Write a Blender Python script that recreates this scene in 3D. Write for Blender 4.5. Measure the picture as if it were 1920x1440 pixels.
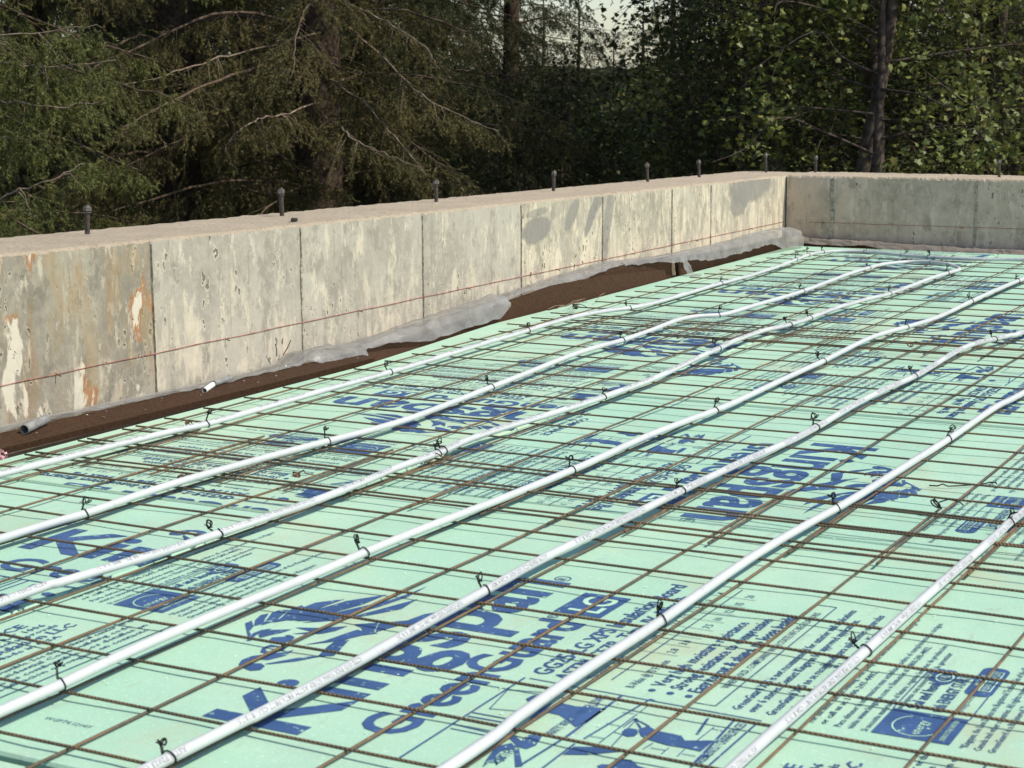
import bpy, bmesh, math, random
import numpy as np
from mathutils import Vector, Matrix, noise

for o in list(bpy.data.objects):
    bpy.data.objects.remove(o)
scene = bpy.context.scene
COL = scene.collection
U = 0.14                      # metres per square of the wire mesh; the floor is z = 0, x runs across, y along the long wall
rng = np.random.default_rng(7)
random.seed(7)

# ------------------------------------------------------------------ camera
cd = bpy.data.cameras.new('camera')
cam = bpy.data.objects.new('camera', cd)
COL.objects.link(cam)
cd.sensor_width = 36.0
cd.lens = 63.4
cd.clip_start = 0.05
cd.clip_end = 600.0
cd.dof.use_dof = True
cd.dof.focus_distance = 4.6
cd.dof.aperture_fstop = 18.0
c_right = Vector((0.88089, 0.47328, -0.00638)).normalized()
c_fwd = Vector((-0.46759, 0.86805, -0.16687)).normalized()
c_up = c_right.cross(c_fwd)
cm = Matrix((c_right, c_up, -c_fwd)).transposed().to_4x4()
cm.translation = Vector((9.6096, -15.3412, 5.2197)) * U
cam.matrix_world = cm
scene.camera = cam

# ------------------------------------------------------------------ sky and sun
SUN_DIR = Vector((0.86, 0.14, 1.05)).normalized()      # towards the sun
elev = math.asin(SUN_DIR.z)
azim = math.atan2(SUN_DIR.x, SUN_DIR.y)
world = bpy.data.worlds.new('World')
scene.world = world
world.use_nodes = True
wn = world.node_tree
bg = wn.nodes['Background']
skyt = wn.nodes.new('ShaderNodeTexSky')
skyt.sky_type = 'NISHITA'
skyt.sun_disc = False
skyt.sun_elevation = elev
skyt.sun_rotation = azim
skyt.air_density = 1.0
skyt.dust_density = 0.8
skyt.ozone_density = 0.8
wn.links.new(skyt.outputs[0], bg.inputs[0])
bg.inputs[1].default_value = 0.14
sd = bpy.data.lights.new('sun', 'SUN')
sd.energy = 4.6
sd.angle = math.radians(0.53)
sd.color = (1.0, 0.93, 0.80)
sun = bpy.data.objects.new('sun', sd)
COL.objects.link(sun)
sun.rotation_euler = (-SUN_DIR).to_track_quat('-Z', 'Y').to_euler()
vs = scene.view_settings
vs.view_transform = 'Standard'
vs.look = 'None'
vs.gamma = 1.0
vs.use_curve_mapping = False
vs.exposure = 0.12
scene.render.engine = 'CYCLES'
scene.cycles.max_bounces = 5
scene.cycles.diffuse_bounces = 3
scene.cycles.glossy_bounces = 2
scene.cycles.transmission_bounces = 3
scene.cycles.transparent_max_bounces = 8

# ------------------------------------------------------------------ helpers
def link(o, parent=None):
    COL.objects.link(o)
    if parent is not None:
        o.parent = parent
    return o

def tag(o, label=None, cat=None, group=None, kind=None):
    if label: o['label'] = label
    if cat: o['category'] = cat
    if group: o['group'] = group
    if kind: o['kind'] = kind
    return o

def empty(name, loc=(0, 0, 0)):
    o = bpy.data.objects.new(name, None)
    o.empty_display_size = 0.05
    o.location = loc
    return link(o)

def mesh_data(name, verts, faces, mats, smooth=False, mat_idx=None):
    me = bpy.data.meshes.new(name)
    me.from_pydata([tuple(v) for v in verts], [], [tuple(f) for f in faces])
    for m in (mats if isinstance(mats, (list, tuple)) else [mats]):
        me.materials.append(m)
    if smooth:
        me.polygons.foreach_set('use_smooth', [True] * len(me.polygons))
    if mat_idx is not None:
        me.polygons.foreach_set('material_index', list(mat_idx))
    me.update()
    return me

def tri_data(name, V, mats, smooth=False):
    """mesh from an (n,3,3) array of loose triangles, fast"""
    V = np.asarray(V, dtype=np.float32)
    n = len(V)
    me = bpy.data.meshes.new(name)
    me.vertices.add(n * 3)
    me.vertices.foreach_set('co', V.reshape(-1))
    me.loops.add(n * 3)
    me.loops.foreach_set('vertex_index', np.arange(n * 3, dtype=np.int32))
    me.polygons.add(n)
    me.polygons.foreach_set('loop_start', np.arange(0, n * 3, 3, dtype=np.int32))
    me.update(calc_edges=True)
    for m in (mats if isinstance(mats, (list, tuple)) else [mats]):
        me.materials.append(m)
    return me

def idx_data(name, V, F, mats):
    V = np.asarray(V, dtype=np.float32); F = np.asarray(F, dtype=np.int32)
    n = len(F); k = F.shape[1]
    me = bpy.data.meshes.new(name)
    me.vertices.add(len(V)); me.vertices.foreach_set('co', V.reshape(-1))
    me.loops.add(n * k); me.loops.foreach_set('vertex_index', F.reshape(-1))
    me.polygons.add(n); me.polygons.foreach_set('loop_start', np.arange(0, n * k, k, dtype=np.int32))
    me.update(calc_edges=True)
    for m in (mats if isinstance(mats, (list, tuple)) else [mats]):
        me.materials.append(m)
    return me

def obj(name, me, parent=None, loc=None):
    o = bpy.data.objects.new(name, me)
    if loc is not None:
        o.location = loc
    return link(o, parent)

def tube(pts, r, sides=6, caps=True):
    """swept tube along points; r is a number or a list of radii"""
    P = np.asarray(pts, dtype=float)
    n = len(P)
    R = np.full(n, r, dtype=float) if np.isscalar(r) else np.asarray(r, dtype=float)
    T = np.gradient(P, axis=0)
    T /= np.linalg.norm(T, axis=1)[:, None] + 1e-12
    a = np.array([0, 0, 1.0]) if abs(T[0][2]) < 0.9 else np.array([1.0, 0, 0])
    nrm = np.cross(T[0], a); nrm /= np.linalg.norm(nrm)
    N = np.zeros_like(P)
    for k in range(n):
        nrm = nrm - T[k] * np.dot(nrm, T[k])
        nrm /= np.linalg.norm(nrm) + 1e-12
        N[k] = nrm
    Bn = np.cross(T, N)
    ang = np.arange(sides) * 2 * math.pi / sides
    V = (P[:, None, :] + R[:, None, None] * (np.cos(ang)[None, :, None] * N[:, None, :] + np.sin(ang)[None, :, None] * Bn[:, None, :])).reshape(-1, 3)
    F = []
    for k in range(n - 1):
        for s in range(sides):
            s2 = (s + 1) % sides
            F.append((k * sides + s, k * sides + s2, (k + 1) * sides + s2, (k + 1) * sides + s))
    if caps:
        F.append(tuple(range(sides - 1, -1, -1)))
        F.append(tuple((n - 1) * sides + s for s in range(sides)))
    return [tuple(v) for v in V], F

def join(parts):
    V, F = [], []
    for v, f in parts:
        b = len(V)
        V += list(v)
        F += [tuple(i + b for i in q) for q in f]
    return V, F

def box(x0, x1, y0, y1, z0, z1):
    V = [(x0, y0, z0), (x1, y0, z0), (x1, y1, z0), (x0, y1, z0), (x0, y0, z1), (x1, y0, z1), (x1, y1, z1), (x0, y1, z1)]
    F = [(3, 2, 1, 0), (4, 5, 6, 7), (0, 1, 5, 4), (1, 2, 6, 5), (2, 3, 7, 6), (3, 0, 4, 7)]
    return V, F

def catmull(pts, per=6):
    P = [np.array(p, dtype=float) for p in pts]
    P = [2 * P[0] - P[1]] + P + [2 * P[-1] - P[-2]]
    out = []
    for k in range(1, len(P) - 2):
        p0, p1, p2, p3 = P[k - 1:k + 3]
        for q in range(per):
            t = q / per
            out.append(0.5 * ((2 * p1) + (-p0 + p2) * t + (2 * p0 - 5 * p1 + 4 * p2 - p3) * t * t + (-p0 + 3 * p1 - 3 * p2 + p3) * t ** 3))
    out.append(P[-2])
    return np.array(out)

# ------------------------------------------------------------------ materials
def new_mat(name):
    m = bpy.data.materials.new(name)
    m.use_nodes = True
    nt = m.node_tree
    return m, nt, nt.nodes['Principled BSDF']

class NB:
    """small node building helper"""
    def __init__(self, nt): self.nt = nt
    def n(self, t, **kw):
        x = self.nt.nodes.new('ShaderNode' + t)
        for k, v in kw.items(): setattr(x, k, v)
        return x
    def l(self, a, b): self.nt.links.new(a, b)
    def coord(self, kind='Object', scale=(1, 1, 1), rot=(0, 0, 0)):
        mp = self.n('Mapping')
        mp.inputs['Scale'].default_value = scale
        mp.inputs['Rotation'].default_value = rot
        if kind == 'World':
            self.l(self.n('NewGeometry').outputs['Position'], mp.inputs['Vector'])
        else:
            self.l(self.n('TexCoord').outputs[kind], mp.inputs['Vector'])
        return mp.outputs[0]
    def noise(self, vec, scale, detail=4, rough=0.55, dist=0.0):
        x = self.n('TexNoise')
        x.inputs['Scale'].default_value = scale
        x.inputs['Detail'].default_value = detail
        x.inputs['Roughness'].default_value = rough
        x.inputs['Distortion'].default_value = dist
        if vec is not None: self.l(vec, x.inputs['Vector'])
        return x.outputs[0]
    def ramp(self, fac, a, b, c0=0.0, c1=1.0):
        x = self.n('MapRange')
        x.interpolation_type = 'SMOOTHSTEP'
        x.inputs['From Min'].default_value = a
        x.inputs['From Max'].default_value = b
        x.inputs['To Min'].default_value = c0
        x.inputs['To Max'].default_value = c1
        self.l(fac, x.inputs['Value'])
        return x.outputs[0]
    def mix(self, fac, a, b, mode='MIX'):
        x = self.n('Mix', data_type='RGBA', blend_type=mode)
        if isinstance(fac, (int, float)): x.inputs[0].default_value = fac
        else: self.l(fac, x.inputs[0])
        for s, v in ((6, a), (7, b)):
            if isinstance(v, tuple): x.inputs[s].default_value = (*v, 1)
            else: self.l(v, x.inputs[s])
        return x.outputs[2]
    def math(self, op, a, b=None):
        x = self.n('Math', operation=op)
        for k, v in enumerate((a, b)):
            if v is None: continue
            if isinstance(v, (int, float)): x.inputs[k].default_value = v
            else: self.l(v, x.inputs[k])
        return x.outputs[0]
    def bump(self, h, bsdf, strength=0.3, dist=0.01):
        x = self.n('Bump')
        x.inputs['Strength'].default_value = strength
        x.inputs['Distance'].default_value = dist
        self.l(h, x.inputs['Height'])
        self.l(x.outputs[0], bsdf.inputs['Normal'])

def foam_mat(name, a, b, c):
    m, nt, bs = new_mat(name); q = NB(nt)
    v = q.coord('World')
    n1 = q.noise(v, 2.2, 7, 0.68)
    n2 = q.noise(v, 9.0, 6, 0.7)
    n3 = q.noise(v, 160.0, 2, 0.6)
    n4 = q.noise(q.coord('World', (1, 0.25, 1)), 45.0, 3, 0.7)
    col = q.mix(q.ramp(n1, 0.40, 0.62), a, b)
    col = q.mix(q.ramp(q.noise(v, 4.5, 7, 0.7), 0.48, 0.70, 0, 0.45), col, (0.28, 0.46, 0.37))
    col = q.mix(q.ramp(n2, 0.55, 0.8, 0, 0.5), col, c)
    col = q.mix(q.ramp(n3, 0.56, 0.72, 0, 0.4), col, (0.58, 0.76, 0.62))
    col = q.mix(q.ramp(n4, 0.58, 0.74, 0, 0.5), col, (0.33, 0.43, 0.34))
    n5 = q.noise(q.coord('World', (0.35, 1, 1), (0, 0, 0.5)), 60.0, 5, 0.75)
    col = q.mix(q.ramp(n5, 0.60, 0.72, 0, 0.4), col, (0.52, 0.66, 0.52))
    dirt = q.noise(v, 3.1, 6, 0.7)
    col = q.mix(q.ramp(dirt, 0.50, 0.72, 0, 0.6), col, (0.42, 0.44, 0.29))
    grime = q.noise(v, 21.0, 7, 0.75)
    col = q.mix(q.ramp(grime, 0.60, 0.74, 0, 0.5), col, (0.27, 0.27, 0.18))
    q.l(col, bs.inputs['Base Color'])
    bs.inputs['Roughness'].default_value = 0.62
    bs.inputs['Specular IOR Level'].default_value = 0.25
    q.bump(q.noise(v, 260.0, 3, 0.6), bs, 0.25, 0.002)
    return m

M_FOAM = [foam_mat('foam_mint_a', (0.345, 0.555, 0.420), (0.400, 0.590, 0.445), (0.450, 0.575, 0.395)),
          foam_mat('foam_mint_b', (0.330, 0.545, 0.420), (0.385, 0.585, 0.455), (0.430, 0.585, 0.415)),
          foam_mat('foam_mint_c', (0.360, 0.555, 0.415), (0.420, 0.590, 0.435), (0.465, 0.575, 0.385))]

def print_mat(name, col, wear):
    m, nt, bs = new_mat(name); q = NB(nt)
    v = q.coord('World')
    w = q.ramp(q.noise(v, 70.0, 5, 0.75), wear, wear + 0.06)
    c = q.mix(q.ramp(q.noise(v, 12.0, 4, 0.6), 0.3, 0.75), col, tuple(k * 1.35 + 0.004 for k in col))
    q.l(q.mix(w, c, (0.36, 0.60, 0.43)), bs.inputs['Base Color'])
    bs.inputs['Roughness'].default_value = 0.5
    bs.inputs['Specular IOR Level'].default_value = 0.3
    return m
M_INK = print_mat('print_ink_blue', (0.036, 0.080, 0.195), 0.60)
M_INK2 = print_mat('print_ink_small', (0.042, 0.090, 0.165), 0.61)
M_KNOCK = print_mat('print_unprinted', (0.37, 0.57, 0.43), 0.9)

def plain(name, col, rough=0.5, metal=0.0, n_scale=30.0, n_amt=0.3, bump=0.0, spec=0.5):
    m, nt, bs = new_mat(name); q = NB(nt)
    v = q.coord('Object')
    d = tuple(k * (1 - n_amt) for k in col); e = tuple(min(1, k * (1 + n_amt)) for k in col)
    q.l(q.mix(q.ramp(q.noise(v, n_scale, 5, 0.65), 0.3, 0.7), d, e), bs.inputs['Base Color'])
    bs.inputs['Roughness'].default_value = rough
    bs.inputs['Metallic'].default_value = metal
    bs.inputs['Specular IOR Level'].default_value = spec
    if bump: q.bump(q.noise(v, n_scale * 2, 4, 0.7), bs, bump, 0.004)
    return m

def pex_mat():
    m, nt, bs = new_mat('white_pex'); q = NB(nt)
    v = q.coord('World')
    c = q.mix(q.ramp(q.noise(v, 7.0, 5, 0.6), 0.35, 0.75), (0.52, 0.545, 0.55), (0.47, 0.495, 0.50))
    c = q.mix(q.ramp(q.noise(v, 40.0, 6, 0.78), 0.58, 0.70, 0, 0.6), c, (0.36, 0.33, 0.27))
    q.l(c, bs.inputs['Base Color'])
    bs.inputs['Roughness'].default_value = 0.42
    return m
M_PEX = pex_mat()
M_PEXINK = plain('pex_print', (0.33, 0.33, 0.36), 0.6, 0, 60, 0.4)

def wire_mat():
    m, nt, bs = new_mat('rusty_wire'); q = NB(nt)
    v = q.coord('World')
    n1 = q.noise(v, 5.0, 5, 0.65); n2 = q.noise(v, 55.0, 4, 0.7)
    c = q.mix(q.ramp(n1, 0.42, 0.60), (0.105, 0.086, 0.058), (0.185, 0.120, 0.066))
    c = q.mix(q.ramp(n2, 0.52, 0.70, 0, 0.8), c, (0.26, 0.145, 0.068))
    q.l(c, bs.inputs['Base Color'])
    bs.inputs['Roughness'].default_value = 0.68
    bs.inputs['Metallic'].default_value = 0.25
    w = q.n('TexWave', wave_type='BANDS', bands_direction='DIAGONAL')
    w.inputs['Scale'].default_value = 105.0
    w.inputs['Distortion'].default_value = 0.4
    q.l(v, w.inputs['Vector'])
    q.bump(q.math('ADD', w.outputs[1], n2), bs, 0.45, 0.003)
    return m
M_WIRE = wire_mat()
M_TIE = plain('black_tie_wire', (0.012, 0.013, 0.012), 0.4, 0.6, 40, 0.3)
M_RUSTTIE = plain('rusty_tie_wire', (0.16, 0.075, 0.035), 0.7, 0.2, 90, 0.4)
M_STEEL = plain('dark_bolt_steel', (0.075, 0.062, 0.052), 0.55, 0.55, 120, 0.45, 0.3)
M_NUT = plain('bolt_nut_steel', (0.17, 0.15, 0.13), 0.5, 0.5, 120, 0.4, 0.2)
M_FIBRE = plain('brown_fibreboard', (0.050, 0.0255, 0.0125), 0.9, 0, 120, 0.3, 0.45, 0.2)
M_STUB = plain('grey_stub_pipe', (0.22, 0.22, 0.21), 0.6, 0.1, 60, 0.3, 0.3)
M_WHITEPVC = plain('white_stub_pipe', (0.72, 0.71, 0.67), 0.45, 0, 40, 0.12)
M_PINK = plain('pink_scrap', (0.70, 0.38, 0.42), 0.8, 0, 60, 0.2, 0.4)
M_CHALK = plain('red_chalk', (0.38, 0.12, 0.085), 0.9, 0, 45, 0.45)
M_SOIL = plain('subgrade_soil', (0.035, 0.027, 0.020), 0.95, 0, 12, 0.4, 0.6)  # soil colour darkened so the open gaps look deep in shadow
M_CRUMB = plain('foam_crumb', (0.74, 0.84, 0.76), 0.7, 0, 80, 0.1)
M_TWIG = plain('dry_twig', (0.20, 0.14, 0.09), 0.85, 0, 60, 0.3)

def concrete(name, base, light, dark, rust=0.0, cream=0.5, ellipses=()):
    m, nt, bs = new_mat(name); q = NB(nt)
    w = q.coord('World')
    oi = q.n('ObjectInfo')
    off = q.n('VectorMath', operation='ADD')
    sc = q.n('VectorMath', operation='SCALE')
    q.l(oi.outputs['Random'], sc.inputs['Scale']); sc.inputs[0].default_value = (3.0, 17.0, 9.0)
    q.l(w, off.inputs[0]); q.l(sc.outputs[0], off.inputs[1])
    sep = q.n('SeparateXYZ'); q.l(q.n('NewGeometry').outputs['Position'], sep.inputs[0])
    def mp(s):
        x = q.n('Mapping'); x.inputs['Scale'].default_value = s
        q.l(off.outputs[0], x.inputs['Vector']); return x.outputs[0]
    big = q.noise(mp((1, 1, 0.7)), 3.2, 7, 0.66)
    c = q.mix(q.ramp(big, 0.40, 0.60), base, dark)
    fine = q.noise(mp((1, 1, 1)), 34.0, 9, 0.74)
    c = q.mix(q.ramp(fine, 0.40, 0.66, 0, 0.40), c, tuple(k * 1.22 for k in base))
    # cream laitance left on the face in ragged sheets, running down, mostly on the lower half
    hgt = q.ramp(sep.outputs[2], -0.05, 0.40, 0.042, -0.042)
    l1 = q.noise(mp((2.0, 2.0, 1.0)), 4.6, 10, 0.74, 0.5)
    l2 = q.noise(mp((7.0, 7.0, 0.9)), 5.0, 7, 0.66)
    lt = q.math('ADD', q.math('ADD', q.math('MULTIPLY', l1, 0.6), q.math('MULTIPLY', l2, 0.4)), hgt)
    edge = 0.555 - 0.095 * cream
    lm = q.ramp(lt, edge - 0.02, edge + 0.075)
    c = q.mix(q.math('MULTIPLY', lm, 0.8), c, q.mix(q.ramp(fine, 0.35, 0.65), tuple(k * 0.86 for k in light), light))
    # thin dark drips
    st = q.noise(mp((20, 20, 1.1)), 2.6, 6, 0.65)
    c = q.mix(q.ramp(st, 0.58, 0.70, 0, 0.5), c, tuple(k * 0.72 for k in dark))
    blot = q.noise(mp((1.2, 1.2, 0.8)), 11.0, 9, 0.76)
    c = q.mix(q.ramp(blot, 0.52, 0.62, 0, 0.7), c, tuple(k * 0.8 for k in dark))
    pale = q.noise(mp((2.2, 2.2, 0.8)), 9.0, 9, 0.75)
    c = q.mix(q.ramp(pale, 0.545, 0.615, 0, 0.75), c, light)
    # bug holes: few, ragged, unequal, each with a pale rim
    wv = q.n('VectorMath', operation='ADD'); q.l(mp((1.35, 1.35, 0.7)), wv.inputs[0])
    nv = q.n('TexNoise'); nv.inputs['Scale'].default_value = 42.0; nv.inputs['Detail'].default_value = 4; q.l(mp((1, 1, 1)), nv.inputs['Vector'])
    ns = q.n('VectorMath', operation='SCALE'); q.l(nv.outputs[1], ns.inputs[0]); ns.inputs['Scale'].default_value = 0.035
    q.l(ns.outputs[0], wv.inputs[1])
    hole = None; rim = None
    for scl, thr, m0, m1 in ((17.0, 0.085, 0.51, 0.60), (40.0, 0.16, 0.46, 0.57)):
        vo = q.n('TexVoronoi', feature='F1'); vo.inputs['Scale'].default_value = scl; vo.inputs['Randomness'].default_value = 1.0
        q.l(wv.outputs[0], vo.inputs['Vector'])
        sz = q.n('SeparateColor'); q.l(vo.outputs['Color'], sz.inputs[0])
        dd = q.math('DIVIDE', vo.outputs['Distance'], q.ramp(sz.outputs[0], 0.25, 1.0, 0.25, 1.25))
        hm = q.ramp(q.noise(mp((1, 1, 0.8)), 3.4, 4, 0.6), m0, m1)
        h = q.math('MULTIPLY', q.ramp(dd, thr, thr * 1.5, 1, 0), hm); rr = q.math('MULTIPLY', q.ramp(dd, thr * 1.6, thr * 2.6, 1, 0), hm)
        hole = h if hole is None else q.math('MAXIMUM', hole, h); rim = rr if rim is None else q.math('MAXIMUM', rim, rr)
    c = q.mix(q.math('MULTIPLY', rim, 0.6), c, light)
    c = q.mix(q.math('MULTIPLY', hole, 0.85), c, (0.12, 0.105, 0.08))
    if rust:
        r1 = q.noise(mp((3.2, 3.2, 1.2)), 3.4, 8, 0.68)
        c = q.mix(q.ramp(r1, 0.50, 0.62, 0, 0.5), c, (0.33, 0.245, 0.13))
        r4 = q.noise(mp((9, 9, 1.2)), 2.4, 5, 0.6)
        c = q.mix(q.ramp(r4, 0.56, 0.66, 0, 0.35), c, (0.30, 0.17, 0.07))
        r2 = q.noise(mp((2.4, 2.4, 0.9)), 5.2, 5, 0.58, 0.3)
        c = q.mix(q.ramp(r2, 0.60, 0.64, 0, 0.85), c, (0.62, 0.57, 0.46))
        r3 = q.noise(mp((2.4, 2.4, 0.9)), 5.2, 5, 0.58, 0.3)
        sel = q.ramp(q.noise(mp((1, 1, 0.6)), 5.5, 2, 0.5), 0.52, 0.56)
        ring = q.math('MULTIPLY', q.math('MULTIPLY', q.ramp(r3, 0.575, 0.60), q.ramp(r3, 0.612, 0.635, 1, 0)), sel)
        c = q.mix(q.math('MULTIPLY', ring, 0.75), c, (0.34, 0.15, 0.055))
    # smooth grey patches, each with its own shape and place
    if ellipses:
        wob = q.math('MULTIPLY', q.math('SUBTRACT', q.noise(mp((1.6, 1.6, 0.7)), 6.0, 8, 0.72), 0.5), 1.7)
        for (cy, cz, ry, rz, shear, amt) in ellipses:
            dz = q.math('SUBTRACT', sep.outputs[2], cz * U)
            dy = q.math('SUBTRACT', q.math('SUBTRACT', sep.outputs[1], cy * U), q.math('MULTIPLY', dz, shear))
            a = q.math('DIVIDE', dy, ry * U); b = q.math('DIVIDE', dz, rz * U)
            d = q.math('ADD', q.math('SQRT', q.math('ADD', q.math('MULTIPLY', a, a), q.math('MULTIPLY', b, b))), wob)
            c = q.mix(q.ramp(d, 0.80, 1.02, amt, 0), c, (0.235, 0.222, 0.195))
    q.l(c, bs.inputs['Base Color'])
    bs.inputs['Roughness'].default_value = 0.9
    bs.inputs['Specular IOR Level'].default_value = 0.2
    h = q.math('SUBTRACT', q.math('MULTIPLY', fine, 0.5), q.math('MULTIPLY', hole, 1.6))
    q.bump(q.math('ADD', h, q.math('MULTIPLY', lm, 0.45)), bs, 0.7, 0.004)
    return m

M_C_RUST = concrete('concrete_rust_stained', (0.33, 0.30, 0.235), (0.50, 0.44, 0.335), (0.215, 0.195, 0.155), rust=1.0, cream=0.2)
M_C_PALE = concrete('concrete_pale', (0.405, 0.375, 0.31), (0.585, 0.52, 0.405), (0.31, 0.285, 0.235), cream=0.42)
M_C_PATCH = concrete('concrete_patchy', (0.44, 0.40, 0.315), (0.65, 0.57, 0.43), (0.32, 0.29, 0.23), cream=0.75,
    ellipses=[(22.2, 1.72, 0.72, 0.33, 0.2, 0.9), (22.2, 2.12, 0.5, 0.11, 1.6, 0.7), (24.1, 1.98, 0.30, 0.40, 0.75, 0.8), (25.15, 1.85, 0.24, 0.62, 0.7, 0.9),
              (26.1, 1.62, 0.30, 0.78, 0.3, 0.8), (25.55, 2.15, 0.2, 0.3, 0.8, 0.8), (26.0, 0.9, 0.14, 0.4, 0.2, 0.6)])
M_C_FAR = concrete('concrete_far_patch', (0.45, 0.41, 0.325), (0.66, 0.575, 0.43), (0.34, 0.305, 0.24), cream=0.85,
    ellipses=[(36.2, 2.02, 1.85, 0.58, 0.6, 0.85), (35.2, 1.6, 0.65, 0.5, 0.4, 0.8)])
M_C_GREY = concrete('concrete_grey', (0.59, 0.46, 0.35), (0.70, 0.56, 0.44), (0.42, 0.33, 0.25), cream=0.2)
M_SEAM = plain('concrete_seam', (0.36, 0.325, 0.26), 0.95, 0, 70, 0.45, 0.9, 0.1)

def top_mat():
    m, nt, bs = new_mat('concrete_rough_top'); q = NB(nt)
    v = q.coord('World')
    c = q.mix(q.ramp(q.noise(v, 6.0, 6, 0.65), 0.3, 0.7), (0.51, 0.43, 0.32), (0.45, 0.375, 0.285))
    c = q.mix(q.ramp(q.noise(v, 75.0, 5, 0.75), 0.5, 0.72, 0, 0.6), c, (0.30, 0.23, 0.16))
    q.l(c, bs.inputs['Base Color'])
    bs.inputs['Roughness'].default_value = 0.95
    bs.inputs['Specular IOR Level'].default_value = 0.1
    q.bump(q.noise(v, 60.0, 6, 0.75), bs, 1.0, 0.012)
    return m
M_C_TOP = top_mat()

def sheet_mat(name, tint, cover):
    m, nt, bs = new_mat(name); q = NB(nt)
    out = nt.nodes['Material Output']
    v = q.coord('World')
    n1 = q.noise(v, 16.0, 5, 0.65)
    col = q.mix(q.ramp(n1, 0.35, 0.7), tint, tuple(k * 0.8 for k in tint))
    q.l(col, bs.inputs['Base Color'])
    bs.inputs['Roughness'].default_value = 0.18
    q.bump(q.noise(v, 24.0, 5, 0.6, 2.0), bs, 0.8, 0.008)
    tl = q.n('BsdfTranslucent'); tl.inputs[0].default_value = (*tint, 1)
    tr = q.n('BsdfTransparent'); tr.inputs[0].default_value = (0.93, 0.92, 0.90, 1)
    a = q.n('MixShader'); a.inputs[0].default_value = 0.35
    q.l(bs.outputs[0], a.inputs[1]); q.l(tl.outputs[0], a.inputs[2])
    b = q.n('MixShader')
    q.l(q.ramp(q.noise(v, 7.0, 4, 0.6), 0.3, 0.7, cover - 0.1, cover + 0.1), b.inputs[0])
    q.l(tr.outputs[0], b.inputs[1]); q.l(a.outputs[0], b.inputs[2])
    q.l(b.outputs[0], out.inputs['Surface'])
    return m
M_POLY = sheet_mat('clear_poly_sheet', (0.50, 0.495, 0.485), 0.58)
M_POLY2 = sheet_mat('dusty_poly_sheet', (0.50, 0.43, 0.37), 0.7)

def leaf_mat(name, cols, transl, rough=0.6, by_twig=False):
    m, nt, bs = new_mat(name); q = NB(nt)
    out = nt.nodes['Material Output']
    g = q.n('NewGeometry')
    at = q.n('Attribute'); at.attribute_name = 'tint'
    r = q.n('ValToRGB')
    r.color_ramp.elements[0].position = 0.0; r.color_ramp.elements[0].color = (*cols[0][1], 1)
    r.color_ramp.elements[1].position = 1.0; r.color_ramp.elements[1].color = (*cols[-1][1], 1)
    for pos, c in cols[1:-1]:
        e = r.color_ramp.elements.new(pos); e.color = (*c, 1)
    q.l(at.outputs['Fac'] if by_twig else g.outputs['Random Per Island'], r.inputs[0])
    patch = q.ramp(q.noise(q.coord('World'), 2.2, 3, 0.6), 0.3, 0.7)
    col = q.mix(patch, r.outputs[0], q.mix(0.6, r.outputs[0], cols[-2][1]))
    q.l(col, bs.inputs['Base Color'])
    bs.inputs['Roughness'].default_value = rough
    bs.inputs['Specular IOR Level'].default_value = 0.3
    tl = q.n('BsdfTranslucent'); q.l(col, tl.inputs[0])
    a = q.n('MixShader'); a.inputs[0].default_value = transl
    q.l(bs.outputs[0], a.inputs[1]); q.l(tl.outputs[0], a.inputs[2])
    q.l(a.outputs[0], out.inputs['Surface'])
    return m
M_NEEDLE_G = leaf_mat('fir_needles_green', [(0, (0.058, 0.076, 0.020)), (0.45, (0.105, 0.125, 0.032)), (0.8, (0.165, 0.165, 0.048)), (1, (0.20, 0.18, 0.055))], 0.25, 0.6, True)
M_NEEDLE_B = leaf_mat('fir_needles_olive', [(0, (0.046, 0.048, 0.018)), (0.45, (0.096, 0.090, 0.032)), (0.8, (0.165, 0.138, 0.048)), (1, (0.21, 0.165, 0.055))], 0.22, 0.6, True)
M_NEEDLE_D = leaf_mat('fir_needles_dark', [(0, (0.040, 0.056, 0.023)), (0.5, (0.068, 0.084, 0.033)), (0.85, (0.105, 0.109, 0.040)), (1, (0.132, 0.109, 0.039))], 0.2, 0.6, True)
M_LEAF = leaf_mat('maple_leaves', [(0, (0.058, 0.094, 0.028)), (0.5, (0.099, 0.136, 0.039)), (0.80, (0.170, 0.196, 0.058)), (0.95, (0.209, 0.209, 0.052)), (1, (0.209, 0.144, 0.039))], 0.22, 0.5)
M_LEAF_D = leaf_mat('shade_leaves', [(0, (0.037, 0.057, 0.018)), (0.5, (0.057, 0.082, 0.025)), (0.9, (0.093, 0.099, 0.031)), (1, (0.124, 0.078, 0.031))], 0.18, 0.55)  # darker copy of the leaf colours, shade of the wood put in
M_BARK = plain('dark_bark', (0.065, 0.046, 0.034), 0.95, 0, 22, 0.55, 1.0, 0.1)
M_BARK_L = plain('grey_maple_bark', (0.085, 0.066, 0.054), 0.95, 0, 18, 0.5, 0.9, 0.1)
M_FIRLIMB = plain('brown_fir_limb', (0.105, 0.078, 0.056), 0.95, 0, 30, 0.4, 0.5, 0.1)
M_LIMB = plain('pale_dead_limb', (0.25, 0.195, 0.145), 0.9, 0, 30, 0.35, 0.5, 0.1)

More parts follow.
